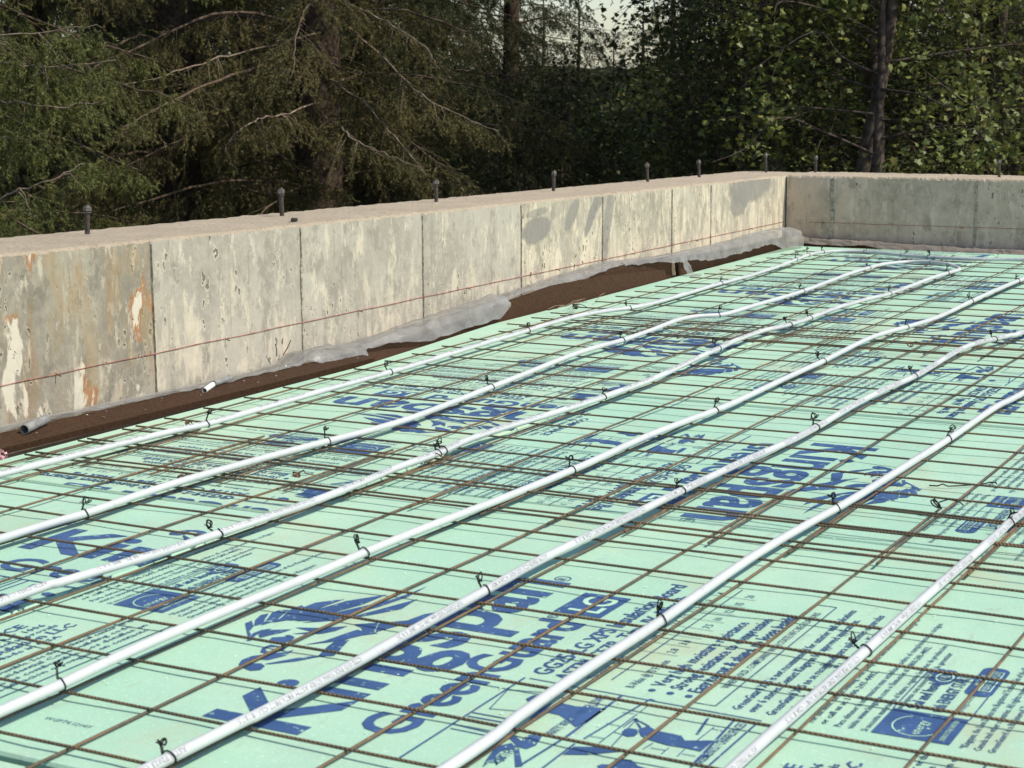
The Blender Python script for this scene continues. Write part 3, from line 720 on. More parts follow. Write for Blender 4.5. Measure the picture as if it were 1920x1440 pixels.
def print_parts():
    """the print that repeats along a board, in squares: x along the text lines, y up. {name: (blue pieces, knocked-out pieces, material)}"""
    T = {}
    def L(pts): return [(t, -s) for t, s in pts]
    T['emblem'] = ([poly2d(L(p)) for p in LION], [], M_INK)
    T['wordmark'] = ([text2d('Kingspan', -3.94, -1.45, 0.93, 4.98, 0.022, 3), text2d('R', 1.12, -1.36, 0.09, None, 0.01), ], [], M_INK)
    ring = [(1.16 + 0.085 * math.cos(a), -1.32 + 0.085 * math.sin(a)) for a in np.linspace(0, 6.2832, 17)]
    T['wordmark'][0].append(line2d(ring, 0.014))
    T['product_name'] = ([text2d('GreenGuard', -3.60, -2.23, 0.46, 3.42, 0.026, 3), rrect(0.06, 0.80, -2.28, -1.76, 0.012, 2)],
                         [text2d('LG', 0.17, -2.20, 0.34, 0.52, 0.012, 3)], M_INK)
    ring = [(-0.10 + 0.05 * math.cos(a), -1.84 + 0.05 * math.sin(a)) for a in np.linspace(0, 6.2832, 13)]
    T['product_name'][0].append(line2d(ring, 0.012)); T['product_name'][0].append(text2d('R', -0.125, -1.865, 0.055, None, 0.01, 1))
    T['product_line'] = ([text2d('GG25-LG XPS Insulation Board', -1.70, -2.60, 0.175, 3.2, 0.022, 2),
                          text2d('ASTM C578  Type IV  Max Pa', -1.74, -2.82, 0.155, 2.9, 0.022, 2)], [], M_INK)
    pc = [poly2d(L(p)) for p in PICP] + [line2d(L(p), w * 1.9) for w, p in PICL]
    pc += [text2d('CAVITY WALLS / UNDER SIDING', -3.05, -3.32, 0.085, 1.1, 0.012, 1), text2d('BASEMENTS / CRAWLSPACES', -3.05, -4.62, 0.085, 1.0, 0.012, 1), text2d('SLAB / FOUNDATION', -3.75, -3.22, 0.085, 0.75, 0.012, 1)]
    T['pictogram_panel'] = (pc, [], M_INK)
    tb = [text2d('Thickness, inches', -1.62, -3.02, 0.085, 0.72, 0.008, 1), text2d('R-Value @ 75\u00b0F mean', -1.66, -3.42, 0.085, 0.82, 0.008, 1), line2d([(-1.55, -3.16), (1.62, -3.16)], 0.016)]
    for k, (a, b) in enumerate(zip(('0.55', '0.75', '1', '1.5', '2', '2.5', '3', '4'), ('2.8', '3.8', '5', '7.5', '10', '12.5', '15', '20'))):
        x = -0.62 + k * 0.285
        tb += [text2d(a, x, -3.05, 0.085, None, 0.008, 1), text2d(b, x, -3.36, 0.085, None, 0.008, 1), line2d([(x - 0.06, -2.92), (x - 0.06, -3.42)], 0.008)]
    T['value_table'] = (tb, [], M_INK2)
    bl = []
    for k, (s, w) in enumerate((('Very high moisture resistance', 2.1), ('Strong resistance to compression', 2.3), ('Easy to cut & shape, no loose beads', 2.45))):
        y = -3.64 - 0.172 * k
        bl += [text2d(s, -1.52, y, 0.125, w, 0.018, 1), ell(-1.64, y + 0.055, 0.035, 0.035, 10)]
    T['feature_list'] = (bl, [], M_INK)
    T['notice_box'] = ([line2d([(-1.76, -4.02), (1.46, -4.02), (1.46, -4.22), (-1.76, -4.22), (-1.76, -4.02)], 0.016),
                        text2d('WHEN SOLD, COMPLIANT WITH STATE HFC REGULATIONS', -1.30, -4.155, 0.075, 2.5, 0.008, 1)], [], M_INK2)
    para = [('GreenGuard XPS is not recommended for exterior wall applications', 4.44, 3.2), ('over 6 stories. Contact Kingspan for approved applications.', 4.57, 2.9),
            ('GreenGuard XPS no se recomienda para aplicaciones en paredes', 4.74, 3.15), ('exteriores de 6 pisos o mas. Pida informacion a Kingspan.', 4.87, 2.8)]
    T['paragraph'] = ([text2d(s, -1.76, -y, 0.088, w, 0.014, 1) for s, y, w in para], [], M_INK)
    para = [('For the most current building code compliance and adhesive information go to', 5.08, 3.2), ('or call us at 1-800-241-4402.', 5.18, 1.5),
            ('Para obtener la informacion mas actualizada sobre el cumplimiento de codigos', 5.31, 3.15), ('visite www.kingspan.com o llamenos al 1-800-241-4402.', 5.41, 2.4)]
    T['fine_print'] = ([text2d(s, -1.76, -y, 0.062, w, 0.012, 1) for s, y, w in para], [], M_INK2)
    para = [('Si necesita material en el futuro, registre los lotes de produccion', 5.53, 2.5), ('del material o comuniquese con nosotros a fin de garantizar', 5.63, 2.3), ('pedidos.', 5.73, 0.4)]
    T['fine_print_small'] = ([text2d(s, -1.76, -y, 0.058, w, 0.012, 1) for s, y, w in para], [], M_INK2)
    T['certification_mark'] = ([rrect(-0.30, 0.06, -5.80, -5.62, 0.04), ell(-0.17, -5.74, 0.20, 0.10), rrect(-0.52, 0.30, -6.22, -5.98, 0.10), text2d('CLASSIFIED', -0.26, -5.60, 0.04, 0.3, 0.006, 1)],
                               [line2d([(-0.17 + 0.12 * math.cos(a), -5.74 + 0.072 * math.sin(a)) for a in np.linspace(0, 6.2832, 17)], 0.018), text2d('UL', -0.23, -5.775, 0.075, 0.12, 0.008, 1), line2d([(-0.38, -6.085), (0.18, -6.085), (0.18, -6.18), (-0.38, -6.18), (-0.38, -6.085)], 0.012), text2d('PLEASE RECYCLE', -0.36, -6.155, 0.05, 0.51, 0.006, 1), text2d('HFC FREE', -0.26, -6.06, 0.045, 0.3, 0.006, 1)], M_INK)
    T['energy_mark'] = ([rrect(-1.76, -1.12, -6.20, -5.56, 0.01, 2), line2d([(-1.12, -5.56), (-0.08, -5.56), (-0.08, -6.20), (-1.12, -6.20)], 0.014),
                         text2d('Seal and Insulate', -1.06, -5.76, 0.11, 0.88, 0.02, 1), text2d('with ENERGY STAR', -1.06, -5.95, 0.11, 0.95, 0.02, 1), text2d('according to DOE guidelines', -1.04, -6.10, 0.055, 0.82, 0.010, 1)],
                        [line2d([(-1.46 + 0.24 * math.cos(a), -5.86 + 0.20 * math.sin(a)) for a in np.linspace(0.5, 4.6, 16)], 0.012), text2d('energy', -1.66, -5.92, 0.09, 0.34, 0.002, 1),
                         line2d([(-1.76, -6.04), (-1.12, -6.04)], 0.010), text2d('ENERGY STAR PARTNER', -1.70, -6.14, 0.045, 0.5, 0.002, 1)], M_INK)
    para = [('*Kingspan, the Lion Device are Registered Trademarks of the Kingspan Group', 6.34, 2.7), ('Canada and other countries. All rights reserved.', 6.45, 1.8), ('GreenGuard is a Registered Trademark of the Kingspan', 6.56, 2.2)]
    T['trademark_lines'] = ([text2d(s, -1.78, -y, 0.062, w, 0.012, 1) for s, y, w in para], [], M_INK2)
    cp = [text2d('COMPLIANCE', -4.2, -5.32, 0.13, 1.5, 0.02, 1), text2d('ICC-ES: ESR-1006, UL R-T 1006', -4.6, -5.46, 0.085, 2.0, 0.014, 1), text2d('Mfg. for: building product approvals', -4.7, -5.57, 0.075, 2.15, 0.012, 1),
          text2d('Kingspan Insulation LLC', -4.5, -5.72, 0.12, 2.05, 0.018, 1), text2d('Atlanta GA  Made in USA', -4.5, -5.84, 0.07, 1.7, 0.012, 1)]
    T['compliance_text'] = (cp, [], M_INK)
    ln = ['This product is combustible. See the technical center or the', 'International Residential Code building code', 'Este producto es combustible. Los detalles en el', 'codigo de edificacion o pongase en contacto']
    T['safety_text'] = ([text2d(s, -4.9, -6.12 - 0.11 * k, 0.068, 2.9 - 0.25 * (k % 2), 0.012, 1) for k, s in enumerate(ln)] + [line2d([(-5.0, -6.56), (-2.0, -6.56)], 0.02)], [], M_INK2)
    return T
T_PRINT = print_parts()
PM_CACHE = {}
def print_mesh(name):
    if name not in PM_CACHE:
        blue, knock, mat = T_PRINT[name]
        V, F, I = [], [], []
        for z, grp, mi in ((0.0, blue, 0), (0.0005, knock, 1)):
            for n_, (v, f) in enumerate(grp):
                zz = z + 0.00006 * (n_ % 6)
                b = len(V); V += [(x * U, y * U, zz) for x, y in v]; F += [tuple(i + b for i in q) for q in f]; I += [mi] * len(f)
        me = mesh_data(name, V, F, [mat, M_KNOCK], False, I)
        bm = bmesh.new(); bm.from_mesh(me)
        for fc in bm.faces:
            if fc.normal.z < 0: fc.normal_flip()
        bm.to_mesh(me); bm.free()
        a = np.array(V)
        PM_CACHE[name] = (me, a[:, 0].min(), a[:, 0].max(), a[:, 1].min(), a[:, 1].max())
    return PM_CACHE[name]

ROT = {'A': math.pi / 2, 'B': -math.pi / 2, 'C': math.pi, 'D': 0.0}
def place_print(board, rect, orient, ci, cj, z):
    i0, i1, j0, j1 = rect
    a = ROT[orient]
    M = Matrix.Translation((ci * U, cj * U, z)) @ Matrix.Rotation(a, 4, 'Z')
    Mi = M.inverted()
    for name in T_PRINT:
        me, x0, x1, y0, y1 = print_mesh(name)
        c = [M @ Vector((x, y, 0)) for x in (x0, x1) for y in (y0, y1)]
        bx0, bx1 = min(v.x for v in c), max(v.x for v in c); by0, by1 = min(v.y for v in c), max(v.y for v in c)
        e = 0.02
        lim = ((i0 + e) * U, (i1 - e) * U, (j0 + e) * U, (j1 - e) * U)
        if bx1 < lim[0] or bx0 > lim[1] or by1 < lim[2] or by0 > lim[3]: continue
        m2 = me
        if bx0 < lim[0] or bx1 > lim[1] or by0 < lim[2] or by1 > lim[3]:
            bm = bmesh.new(); bm.from_mesh(me)
            for pt, nr in (((lim[0], 0, 0), (-1, 0, 0)), ((lim[1], 0, 0), (1, 0, 0)), ((0, lim[2], 0), (0, -1, 0)), ((0, lim[3], 0), (0, 1, 0))):
                p = Mi @ Vector((pt[0], pt[1], z)); nn = Mi.to_3x3() @ Vector(nr)
                bmesh.ops.bisect_plane(bm, geom=bm.verts[:] + bm.edges[:] + bm.faces[:], plane_co=p, plane_no=nn, clear_outer=True)
            if not bm.faces:
                bm.free(); continue
            m2 = bpy.data.meshes.new(name); bm.to_mesh(m2); bm.free()
            for mt in me.materials: m2.materials.append(mt)
        o = bpy.data.objects.new(name, m2)
        link(o, board)
        o.matrix_world = M

def foam_board(poly, label, mi, z, rect, blocks):
    """poly: outline in squares, z: height of its top (m)"""
    P = [(x * U, y * U) for x, y in poly]
    n = len(P); th = 0.048; ch = 0.004
    c = np.mean(np.array(P), axis=0)
    def ins(p, d):
        v = np.array(p) - c
        return tuple(np.array(p) - np.sign(v) * d)
    V = [(x, y, z - th) for x, y in P] + [(x, y, z - ch) for x, y in P] + [(*ins(p, ch * 0.7), z) for p in P]
    F = [tuple(range(n))[::-1], tuple(2 * n + k for k in range(n))]
    for r in (0, 1):
        F += [(r * n + k, r * n + (k + 1) % n, (r + 1) * n + (k + 1) % n, (r + 1) * n + k) for k in range(n)]
    o = empty('foam_board')
    tag(o, label, 'foam board', 'mint green insulation boards on the floor')
    obj('panel', mesh_data('panel', V, F, M_FOAM[mi]), o)
    for b in blocks: place_print(o, rect, *b, z + 0.0007)
    return o

g_ = 0.042
def rb(i0, i1, j0, j1): return [(i0 + g_, j0 + g_), (i1 - g_, j0 + g_), (i1 - g_, j1 - g_), (i0 + g_, j1 - g_)]
RB = 15.9
PER = 7.87
foam_board(rb(-3, RB, -5.36, 4.1), 'mint foam board nearest the camera with large blue lion emblem and product name', 0, 0.0, (-3, RB, -5.36, 4.1), [('A', 0, 0), ('A', -PER, 0), ('A', PER, 0)])
foam_board(rb(-3, RB, 4.1, 11.65), 'mint foam board second from the camera, blue print reading upside down', 1, -0.001, (-3, RB, 4.1, 11.65), [('B', 2.8, 5.33), ('B', 2.8 + PER, 5.33), ('B', 2.8 + 2 * PER, 5.33)])
foam_board(rb(-3, RB, 11.65, 19.2), 'mint foam board third from the camera in the right column', 0, 0.001, (-3, RB, 11.65, 19.2), [('B', 5.1, 13.45), ('B', 5.1 - PER, 13.45), ('B', 5.1 + PER, 13.45)])
foam_board(rb(-3, RB, 19.2, 26.6), 'mint foam board fourth from the camera in the right column', 2, 0.0, (-3, RB, 19.2, 26.6), [('A', -0.6, 23.8), ('A', -0.6 + PER, 23.8), ('A', -0.6 - PER, 23.8)])
foam_board(rb(-3, RB, 26.6, 34.6), 'mint foam board fifth from the camera under the far pipe bend', 1, -0.001, (-3, RB, 26.6, 34.6), [('A', -7.2, 31.0), ('A', -7.2 + PER, 31.0), ('A', -7.2 + 2 * PER, 31.0)])
foam_board(rb(-3, RB, 34.6, 38.6), 'narrow mint foam strip right at the foot of the end wall', 0, 0.0, (-3, RB, 34.6, 38.6), [])
foam_board([(-8.42, 2.2), (-3.03, 2.2), (-3.03, 20.97), (-9.05, 20.97), (-9.05, 18.5), (-8.7, 15.0), (-8.42, 12.0)][::1], 'mint foam board along the long wall with sideways print, near half', 2, 0.0015, (-8.25, -3, 2.2, 21), [('C', -5.75, 0.05), ('C', -5.8, 8.0), ('C', -5.8, 16.3)])
foam_board([(-9.05, 21.03), (-3.03, 21.03), (-3.03, 38.6), (-9.4, 38.6)], 'mint foam board along the long wall in the far corner', 0, -0.0005, (-9.0, -3, 21, 38.6), [('C', -5.8, 16.3), ('C', -5.9, 25.1), ('C', -5.9, 33.6)])
foam_board([(-8.5, -5.3), (-3.03, -5.3), (-3.03, 2.14), (-8.42, 2.14)], 'mint foam board at the left edge showing only the first print letters', 1, 0.0, (-8.4, -3, -5.36, 2.14), [('D', -0.86, 1.0)])
foam_board([(-8.5, -14.7), (-3.03, -14.7), (-3.03, -5.4), (-8.5, -5.4)], 'mint foam board behind the left edge, outside the picture', 0, 0.0, (-8.4, -3, -14.7, -5.4), [('D', -0.86, 1.0 - PER)])
foam_board(rb(-3, RB, -14.8, -5.4), 'mint foam board below the bottom picture edge', 2, 0.0, (-3, RB, -14.8, -5.4), [('A', -3, -9.5), ('A', -3 + PER, -9.5)])

# short date codes stamped beside two board edges
for s, x, y, rot, lb in (('WGPT4.1204Y', -0.62, -4.60, 0.0, 0), ('4Y WGPT4 1 TUR01 Y 5', 4.15, 3.72, 0.0, 1)):
    v, f = text2d(s, 0, 0, 0.06, 0.5, 0.0, 1)
    o = obj('date_code', mesh_data('date_code', [(a * U, b * U, 0) for a, b in v], f, M_INK2), [q for q in COL.objects if q.name == 'foam_board'][0], (x * U, y * U, 0.0008))

# loose crumbs of foam
def crumbs():
    V = []
    n = 260
    P = np.c_[rng.uniform(-8, 7, n), rng.uniform(-5.3, 30, n)]
    P[:130] = np.c_[rng.normal(rng.choice([-0.5, 2.2, 3.4, -2.6, 5.0], 130), 0.35), rng.normal(rng.choice([-4, -3.2, -1.8, 1, 4], 130), 0.45)]
    for x, y in P:
        s = rng.uniform(0.0006, 0.0020)
        a = rng.uniform(0, 6.28)
        c = np.array([x * U, y * U, 0.0020])
        p = [c + s * np.array([math.cos(a + k * 2.1) * rng.uniform(0.6, 1.8), math.sin(a + k * 2.1), 0]) for k in range(3)]
        t = c + np.array([0, 0, s * 0.35])
        V += [[p[0], p[1], t], [p[1], p[2], t], [p[2], p[0], t]]
    o = obj('foam_crumbs', tri_data('foam_crumbs', np.array(V), M_CRUMB))
    tag(o, 'pale loose foam crumbs scattered over the boards', 'crumbs', kind='stuff')
crumbs()

# ------------------------------------------------------------------ welded wire mesh
WR = 0.0142 * U            # wire radius
def wob(a, b, k): return nz(a * 0.23, b * 0.23, k)
def mesh_sheet(label, cols, rows, cfun, seed, z0, i_rng, j_rng):
    """cols: list of i at the reference row, rows: list of j; every wire is a part"""
    root = empty('wire_mesh')
    tag(root, label, 'wire mesh', 'rusty wire mesh sheets laid on the boards')
    r = random.Random(seed)
    def fix(i, j, z): return (i + z / U * (9.61 - i) / 5.22, j + z / U * (-15.34 - j) / 5.22)      # the measured spots are where the raised wire hides the floor
    def height(i, j): return (z0 + 0.055 * max(0, wob(i * 1.3, j * 1.3, seed)) + 0.02 * nz(i * 0.9, j * 0.9, seed + 4)) * U
    for c in cols:
        a = r.uniform(0, 99); amp = r.uniform(0.025, 0.06)
        n = int((j_rng[1] - j_rng[0]) * 2.2)
        pts = []
        for k in range(n + 1):
            j = j_rng[0] + (j_rng[1] - j_rng[0]) * k / n
            i = cfun(c, j) + amp * nz(a, j * 0.22, 1) + 0.012 * nz(a, j * 0.9, 2)
            z = height(i, j) + WR
            i, j = fix(i, j, z)
            pts.append((i * U, j * U, z))
        v, f = tube(pts, WR, 6)
        obj('long_wire', mesh_data('long_wire', v, f, M_WIRE, True), root)
    for c in rows:
        a = r.uniform(0, 99); amp = r.uniform(0.04, 0.10); tl = r.uniform(-0.008, 0.008)
        n = int((i_rng[1] - i_rng[0]) * 2.4)
        pts = []
        for k in range(n + 1):
            i = i_rng[0] + (i_rng[1] - i_rng[0]) * k / n
            j = c + amp * nz(a, i * 0.25, 5) + 0.012 * nz(a, i * 0.9, 2) + tl * i
            z = height(i, j) + WR * 2.9 + abs(0.03 * nz(a, i * 0.5, 9)) * U
            i, j = fix(i, j, z)
            pts.append((i * U, j * U, z))
        v, f = tube(pts, WR, 6)
        obj('cross_wire', mesh_data('cross_wire', v, f, M_WIRE, True), root)
    return root
mesh_sheet('near sheet of rusty wire mesh below the first overlap', [-8.2, -7.38, -6.18, -5.05, -3.92, -2.93, -1.88, -0.92, 0.04, 1.02, 2.03, 3.03, 4.03, 5.04, 6.05, 7.05, 8.05, 9.05, 10.05],
           [-10.9, -9.9, -8.9, -7.95, -6.95, -5.97, -4.98, -4.0, -3.0, -2.0, -1.0, -0.02, 0.95, 1.88, 2.83, 3.74, 4.75, 5.79],
           lambda c, j: c + 0.010 * (j - 1) * (1 if c < -3 else 0.3), 1, 0.02, (-8.38, 10.6), (-11.2, 6.1))
mesh_sheet('middle sheet of rusty wire mesh, between the two overlaps', [-8.15, -7.16, -5.96, -4.83, -3.77, -2.83, -1.84, -0.86, 0.08, 1.08, 2.10, 3.08, 4.08, 5.08, 6.09, 7.09, 8.09, 9.09],
           [3.55, 4.60, 5.64, 6.62, 7.58, 8.72, 9.82, 10.93, 11.96, 13.0, 14.08, 15.16, 16.32, 17.46, 18.45, 19.5, 20.4],
           lambda c, j: c - 0.012 * max(0, j - 12) * (1 if c < -3 else 0), 2, 0.045, (-8.4, 9.6), (3.25, 20.75))
mesh_sheet('far sheet of rusty wire mesh beyond the second overlap', [-8.25, -7.2, -5.85, -4.75, -3.72, -2.72, -1.68, -0.65, 0.42, 1.5, 2.5, 3.5, 4.5, 5.5, 6.5, 7.5],
           [18.62, 19.68, 20.78, 21.85, 23.0, 24.2, 25.35, 26.5, 27.62, 28.75, 29.85, 31.0, 32.15, 33.35, 34.6, 35.8, 37.0],
           lambda c, j: c - 0.022 * (j - 22) * (1 if c < -3 else 0.2), 3, 0.06, (-8.8, 8.2), (18.2, 37.6))

# ------------------------------------------------------------------ white heating pipes
PR = 0.049 * U
PZ = 0.165 * U
PL = {1: 'white heating pipe nearest the long wall, bending right along the end wall', 2: 'white heating pipe with the far U bend, second and third runs from the wall',
      4: 'white heating pipe run fourth from the wall', 5: 'white heating pipe run fifth from the long wall with faint lettering', 6: 'white heating pipe run sixth from the long wall',
      7: 'white heating pipe run in the bottom right, seventh from the long wall'}
PATHS = {}
def z_on(i, j): return PZ + 0.045 * U * max(-0.3, nz(i * 0.5 + 7, j * 0.24, 3))
def smooth_path(pts):
    P = np.array(pts)
    Q = P.copy()
    for _ in range(1):
        Q[1:-1] = 0.2 * P[:-2] + 0.6 * P[1:-1] + 0.2 * P[2:]
        P = Q.copy()
    return P
def build_pipes():
    for k, pts in PIPES.items():
        P = [list(p) for p in (smooth_path(pts) if k != 2 else np.array(pts))]
        d = np.array(P[0]) - np.array(P[1]); d /= np.linalg.norm(d)
        P = [[P[0][0] + (0.0 if k != 2 else 0.0), P[0][1] - 7.0]] + P
        if k == 5: P.pop(1)
        if k == 1: P += [[1.2, 34.3], [8.0, 34.4]]
        elif k == 2: P += [[P[-1][0], P[-1][1] - 7.0]]
        else: P += [[P[-1][0] + 0.25, min(33.0, P[-1][1] + 6)], [P[-1][0] + 0.25, 33.5]] if P[-1][1] < 26 else [[P[-1][0] + 0.1, 33.5]]
        C = catmull(P, 8)
        # resample evenly
        s = np.r_[0, np.cumsum(np.linalg.norm(np.diff(C, axis=0), axis=1))]
        n = int(s[-1] / 0.16)
        t = np.linspace(0, s[-1], n)
        C = np.c_[np.interp(t, s, C[:, 0]), np.interp(t, s, C[:, 1])]
        W = np.array([[i * U, j * U, z_on(i, j)] for i, j in C])
        PATHS[k] = W
        v, f = tube(W, PR, 14)
        root = empty('heating_pipe', tuple(W[0]))
        root.location = (0, 0, 0)
        tag(root, PL[k], 'pipe', 'white heating pipe runs')
        obj('tube', mesh_data('tube', v, f, M_PEX, True), root)
        if k in (1, 2, 5, 7): pipe_text(root, W, {1: (0, None), 2: (None, 'third'), 5: (0, None), 7: (0, None)}[k], k)

def pipe_text(root, W, sel, k):
    """lettering wrapped on the tube; reads from far to near, letters standing towards the right"""
    d = np.linalg.norm(np.diff(W, axis=0), axis=1); s = np.r_[0, np.cumsum(d)]
    strings = ['CTS OD PEX 5306 SDR9 ASTM F876/F877 CSA B137.5', 'U.P.CODE NSF-pw 100 PSI 180F 3/4 IN', 'ASTM F2023 CL5 ICC 4287 0124 01859']
    ph = math.radians({1: 66, 2: 58, 5: 40, 7: 38}[k])
    lo = 0.0 if sel[1] is None else s[-1] * 0.55
    V, F = [], []
    pos = lo + 0.25
    q = 0
    h = 0.044
    while pos < s[-1] - 1.0 and pos < lo + 7.5:
        v, f = text2d(strings[q % 3], 0, 0, h, None, 0.0, 1)
        q += 1
        a = np.array(v); a[:, 0] *= 1.35; wlen = a[:, 0].max() * U
        flip = sel[1] is None                   # paths run near -> far, except the returning run
        sl = (pos + wlen - a[:, 0] * U) if flip else (pos + a[:, 0] * U)
        P = np.c_[np.interp(sl, s, W[:, 0]), np.interp(sl, s, W[:, 1]), np.interp(sl, s, W[:, 2])]
        P2 = np.c_[np.interp(sl + 0.004, s, W[:, 0]), np.interp(sl + 0.004, s, W[:, 1]), np.interp(sl + 0.004, s, W[:, 2])]
        T = P2 - P; T[:, 2] = 0; T /= np.linalg.norm(T, axis=1)[:, None] + 1e-12
        R = np.c_[T[:, 1], -T[:, 0], np.zeros(len(T))] * (1 if flip else -1)       # towards +x
        al = ph + h * U / 2 / PR - a[:, 1] * U / PR
        X = P + (PR + 0.0005) * (np.cos(al)[:, None] * R + np.sin(al)[:, None] * np.array([0, 0, 1.0]))
        b = len(V); V += [tuple(x) for x in X]; F += [tuple(i + b for i in p) for p in f]
        pos += wlen + 0.09
    if V: obj('lettering', mesh_data('lettering', V, F, M_PEXINK), root)['kind'] = 'stuff'
build_pipes()

# ------------------------------------------------------------------ tie wires
def tie_mesh(variant):
    r = random.Random(variant * 13 + 1)
    rr = PR + 0.0014
    w = 0.0010
    parts = []
    # strap: from the mesh on the near side, over the pipe, to the twist on the far side
    pts = []
    for k in range(13):
        a = math.radians(-75 + 205 * k / 12)
        pts.append((rr * math.cos(a), 0.002 * math.sin(k * 0.7), rr * math.sin(a)))
    parts.append(tube(pts, w, 5))
    b = np.array(pts[-1]) + np.array([-0.001, 0, 0.001])
    hgt = r.uniform(0.005, 0.013)
    lean = (r.uniform(-0.014, 0.006), r.uniform(-0.012, 0.012))
    for ph in (0, math.pi):
        tw = []
        for k in range(10):
            t = k / 9
            tw.append((b[0] + lean[0] * t + 0.0013 * math.cos(ph + t * 11), b[1] + lean[1] * t + 0.0013 * math.sin(ph + t * 11), b[2] - 0.006 + (hgt + 0.006) * t))
        parts.append(tube(tw, w * 0.9, 5))
    top = np.array([b[0] + lean[0], b[1] + lean[1], b[2] + hgt])
    for q in range(3 if variant != 2 else 4):
        az = r.uniform(0, 3.1); R = r.uniform(0.0030, 0.0070); el = r.uniform(-1.2, 1.2); ec = r.uniform(0.45, 1.0)
        u1 = np.array([math.cos(az), math.sin(az), 0.0]); u2 = np.array([-math.sin(az) * math.sin(el), math.cos(az) * math.sin(el), math.cos(el)])
        lp = [tuple(top + R * (u2 + u1 * ec * math.sin(t) - u2 * math.cos(t)) + np.array([0.0012 * t / 6, 0.0008 * t, 0])) for t in np.linspace(0, 6.6, 15)]
        parts.append(tube(lp, w * 0.95, 5))
    e = top + np.array([r.uniform(-0.010, 0.010), r.uniform(-0.008, 0.008), r.uniform(-0.002, 0.008)])
    parts.append(tube([tuple(top), tuple((top + e) / 2 + np.array([0, 0, 0.002])), tuple(e)], w * 0.9, 5))
    v, f = join(parts)
    return mesh_data('tie_wire', v, f, M_TIE, True)
TM = [tie_mesh(k) for k in range(9)]
ORD = ['first', 'second', 'third', 'fourth', 'fifth', 'sixth', 'seventh', 'eighth', 'ninth', 'tenth', 'eleventh']
RUN = {1: 'nearest the wall', 2: 'second from the wall', 3: 'third from the wall', 4: 'fourth from the wall', 5: 'fifth from the wall', 6: 'sixth from the wall', 7: 'seventh from the wall'}
for k, lst in TIES.items():
    W = PATHS[k if k != 3 else 2]
    half = len(W) // 2
    seg = W if k not in (2, 3) else (W[:half + 20] if k == 2 else W[half - 20:])
    for q, (i, j) in enumerate(lst):
        d = (seg[:, 0] - i * U) ** 2 + (seg[:, 1] - j * U) ** 2
        n = int(np.argmin(d)); n = min(max(n, 1), len(seg) - 2)
        t = seg[n + 1] - seg[n - 1]
        ang = math.atan2(t[1], t[0]) - math.pi / 2
        if k == 3: ang += math.pi
        o = obj('tie_wire', TM[(q * 4 + k * 2) % 9], None, tuple(seg[n]))
        o.rotation_euler = (random.uniform(-0.15, 0.15), random.uniform(-0.45, 0.30), ang + random.uniform(-0.3, 0.3))
        ts = random.uniform(0.95, 1.05); o.scale = (ts, ts * random.uniform(0.8, 1.3), ts)
        tag(o, 'black tie wire, %s from the near end, on the pipe %s' % (ORD[q], RUN[k]), 'tie wire', 'tie wires holding the pipes to the mesh')

# ties on bare mesh crossings
def knot(name, i, j, label, mat, s=1.0, seed=0):
    r = random.Random(seed)
    parts = []
    for q in range(3):
        c = np.array([r.uniform(-0.004, 0.004), r.uniform(-0.004, 0.004), 0.006])
        az = r.uniform(0, 3.1); R = r.uniform(0.006, 0.010) * s
        u1 = np.array([math.cos(az), math.sin(az), 0.0]); u2 = np.array([-0.5 * math.sin(az), 0.5 * math.cos(az), 0.7])
        parts.append(tube([tuple(c + R * (u1 * math.cos(t) + u2 * math.sin(t))) for t in np.linspace(0, 6.2, 13)], 0.0013, 5))
    parts.append(tube([(0, 0, 0.008), (0.012 * s, 0.006, 0.014), (0.026 * s, r.uniform(-0.01, 0.012), 0.012), (0.03 * s, 0.014, 0.005)], 0.0012, 5))
    v, f = join(parts)
    o = obj(name, mesh_data(name, v, f, mat, True), None, (i * U, j * U, 0.10 * U))
    tag(o, label, 'tie wire', 'tie wires knotted on bare mesh crossings')
knot('mesh_tie', 4.08, 5.72, 'black tie wire knotted on a bare mesh crossing right of the sixth pipe run', M_TIE, 1.3, 1)
knot('mesh_tie', -7.3, 5.75, 'rusty tie wire knot on the mesh edge left of the nearest pipe', M_RUSTTIE, 1.0, 2)
knot('mesh_tie', -5.0, 2.75, 'rusty tie wire knot beside the second pipe run near the left edge', M_RUSTTIE, 0.8, 3)
knot('mesh_tie', -3.78, 3.6, 'rusty tie wire knot on a crossing between second and third pipe runs', M_RUSTTIE, 0.8, 4)
knot('mesh_tie', -8.3, 20.9, 'black tie wire tail sticking up at the mesh edge before the tall brown board', M_TIE, 1.2, 5)
knot('mesh_tie', 0.10, 18.45, 'rusty tie wire knot on the second overlap right of the fourth pipe run', M_RUSTTIE, 1.0, 6)
knot('mesh_tie', -2.78, 5.3, 'rusty tie wire knot on the first overlap right of the third pipe run', M_RUSTTIE, 0.9, 7)

# a loose hooked wire on the boards
lw = [(3.58, 7.15), (3.8, 7.22), (4.05, 7.42), (4.2, 7.6), (4.22, 7.68), (4.30, 7.70), (4.33, 7.62)]
v, f = tube([(x * U, y * U, 0.0035 + 0.004 * (k == 3)) for k, (x, y) in enumerate(catmull(lw, 4))], 0.0013, 5)
o = obj('loose_wire', mesh_data('loose_wire', v, f, M_TIE, True))
tag(o, 'short loose dark wire with a hooked end on the board right of the lion emblem', 'wire')

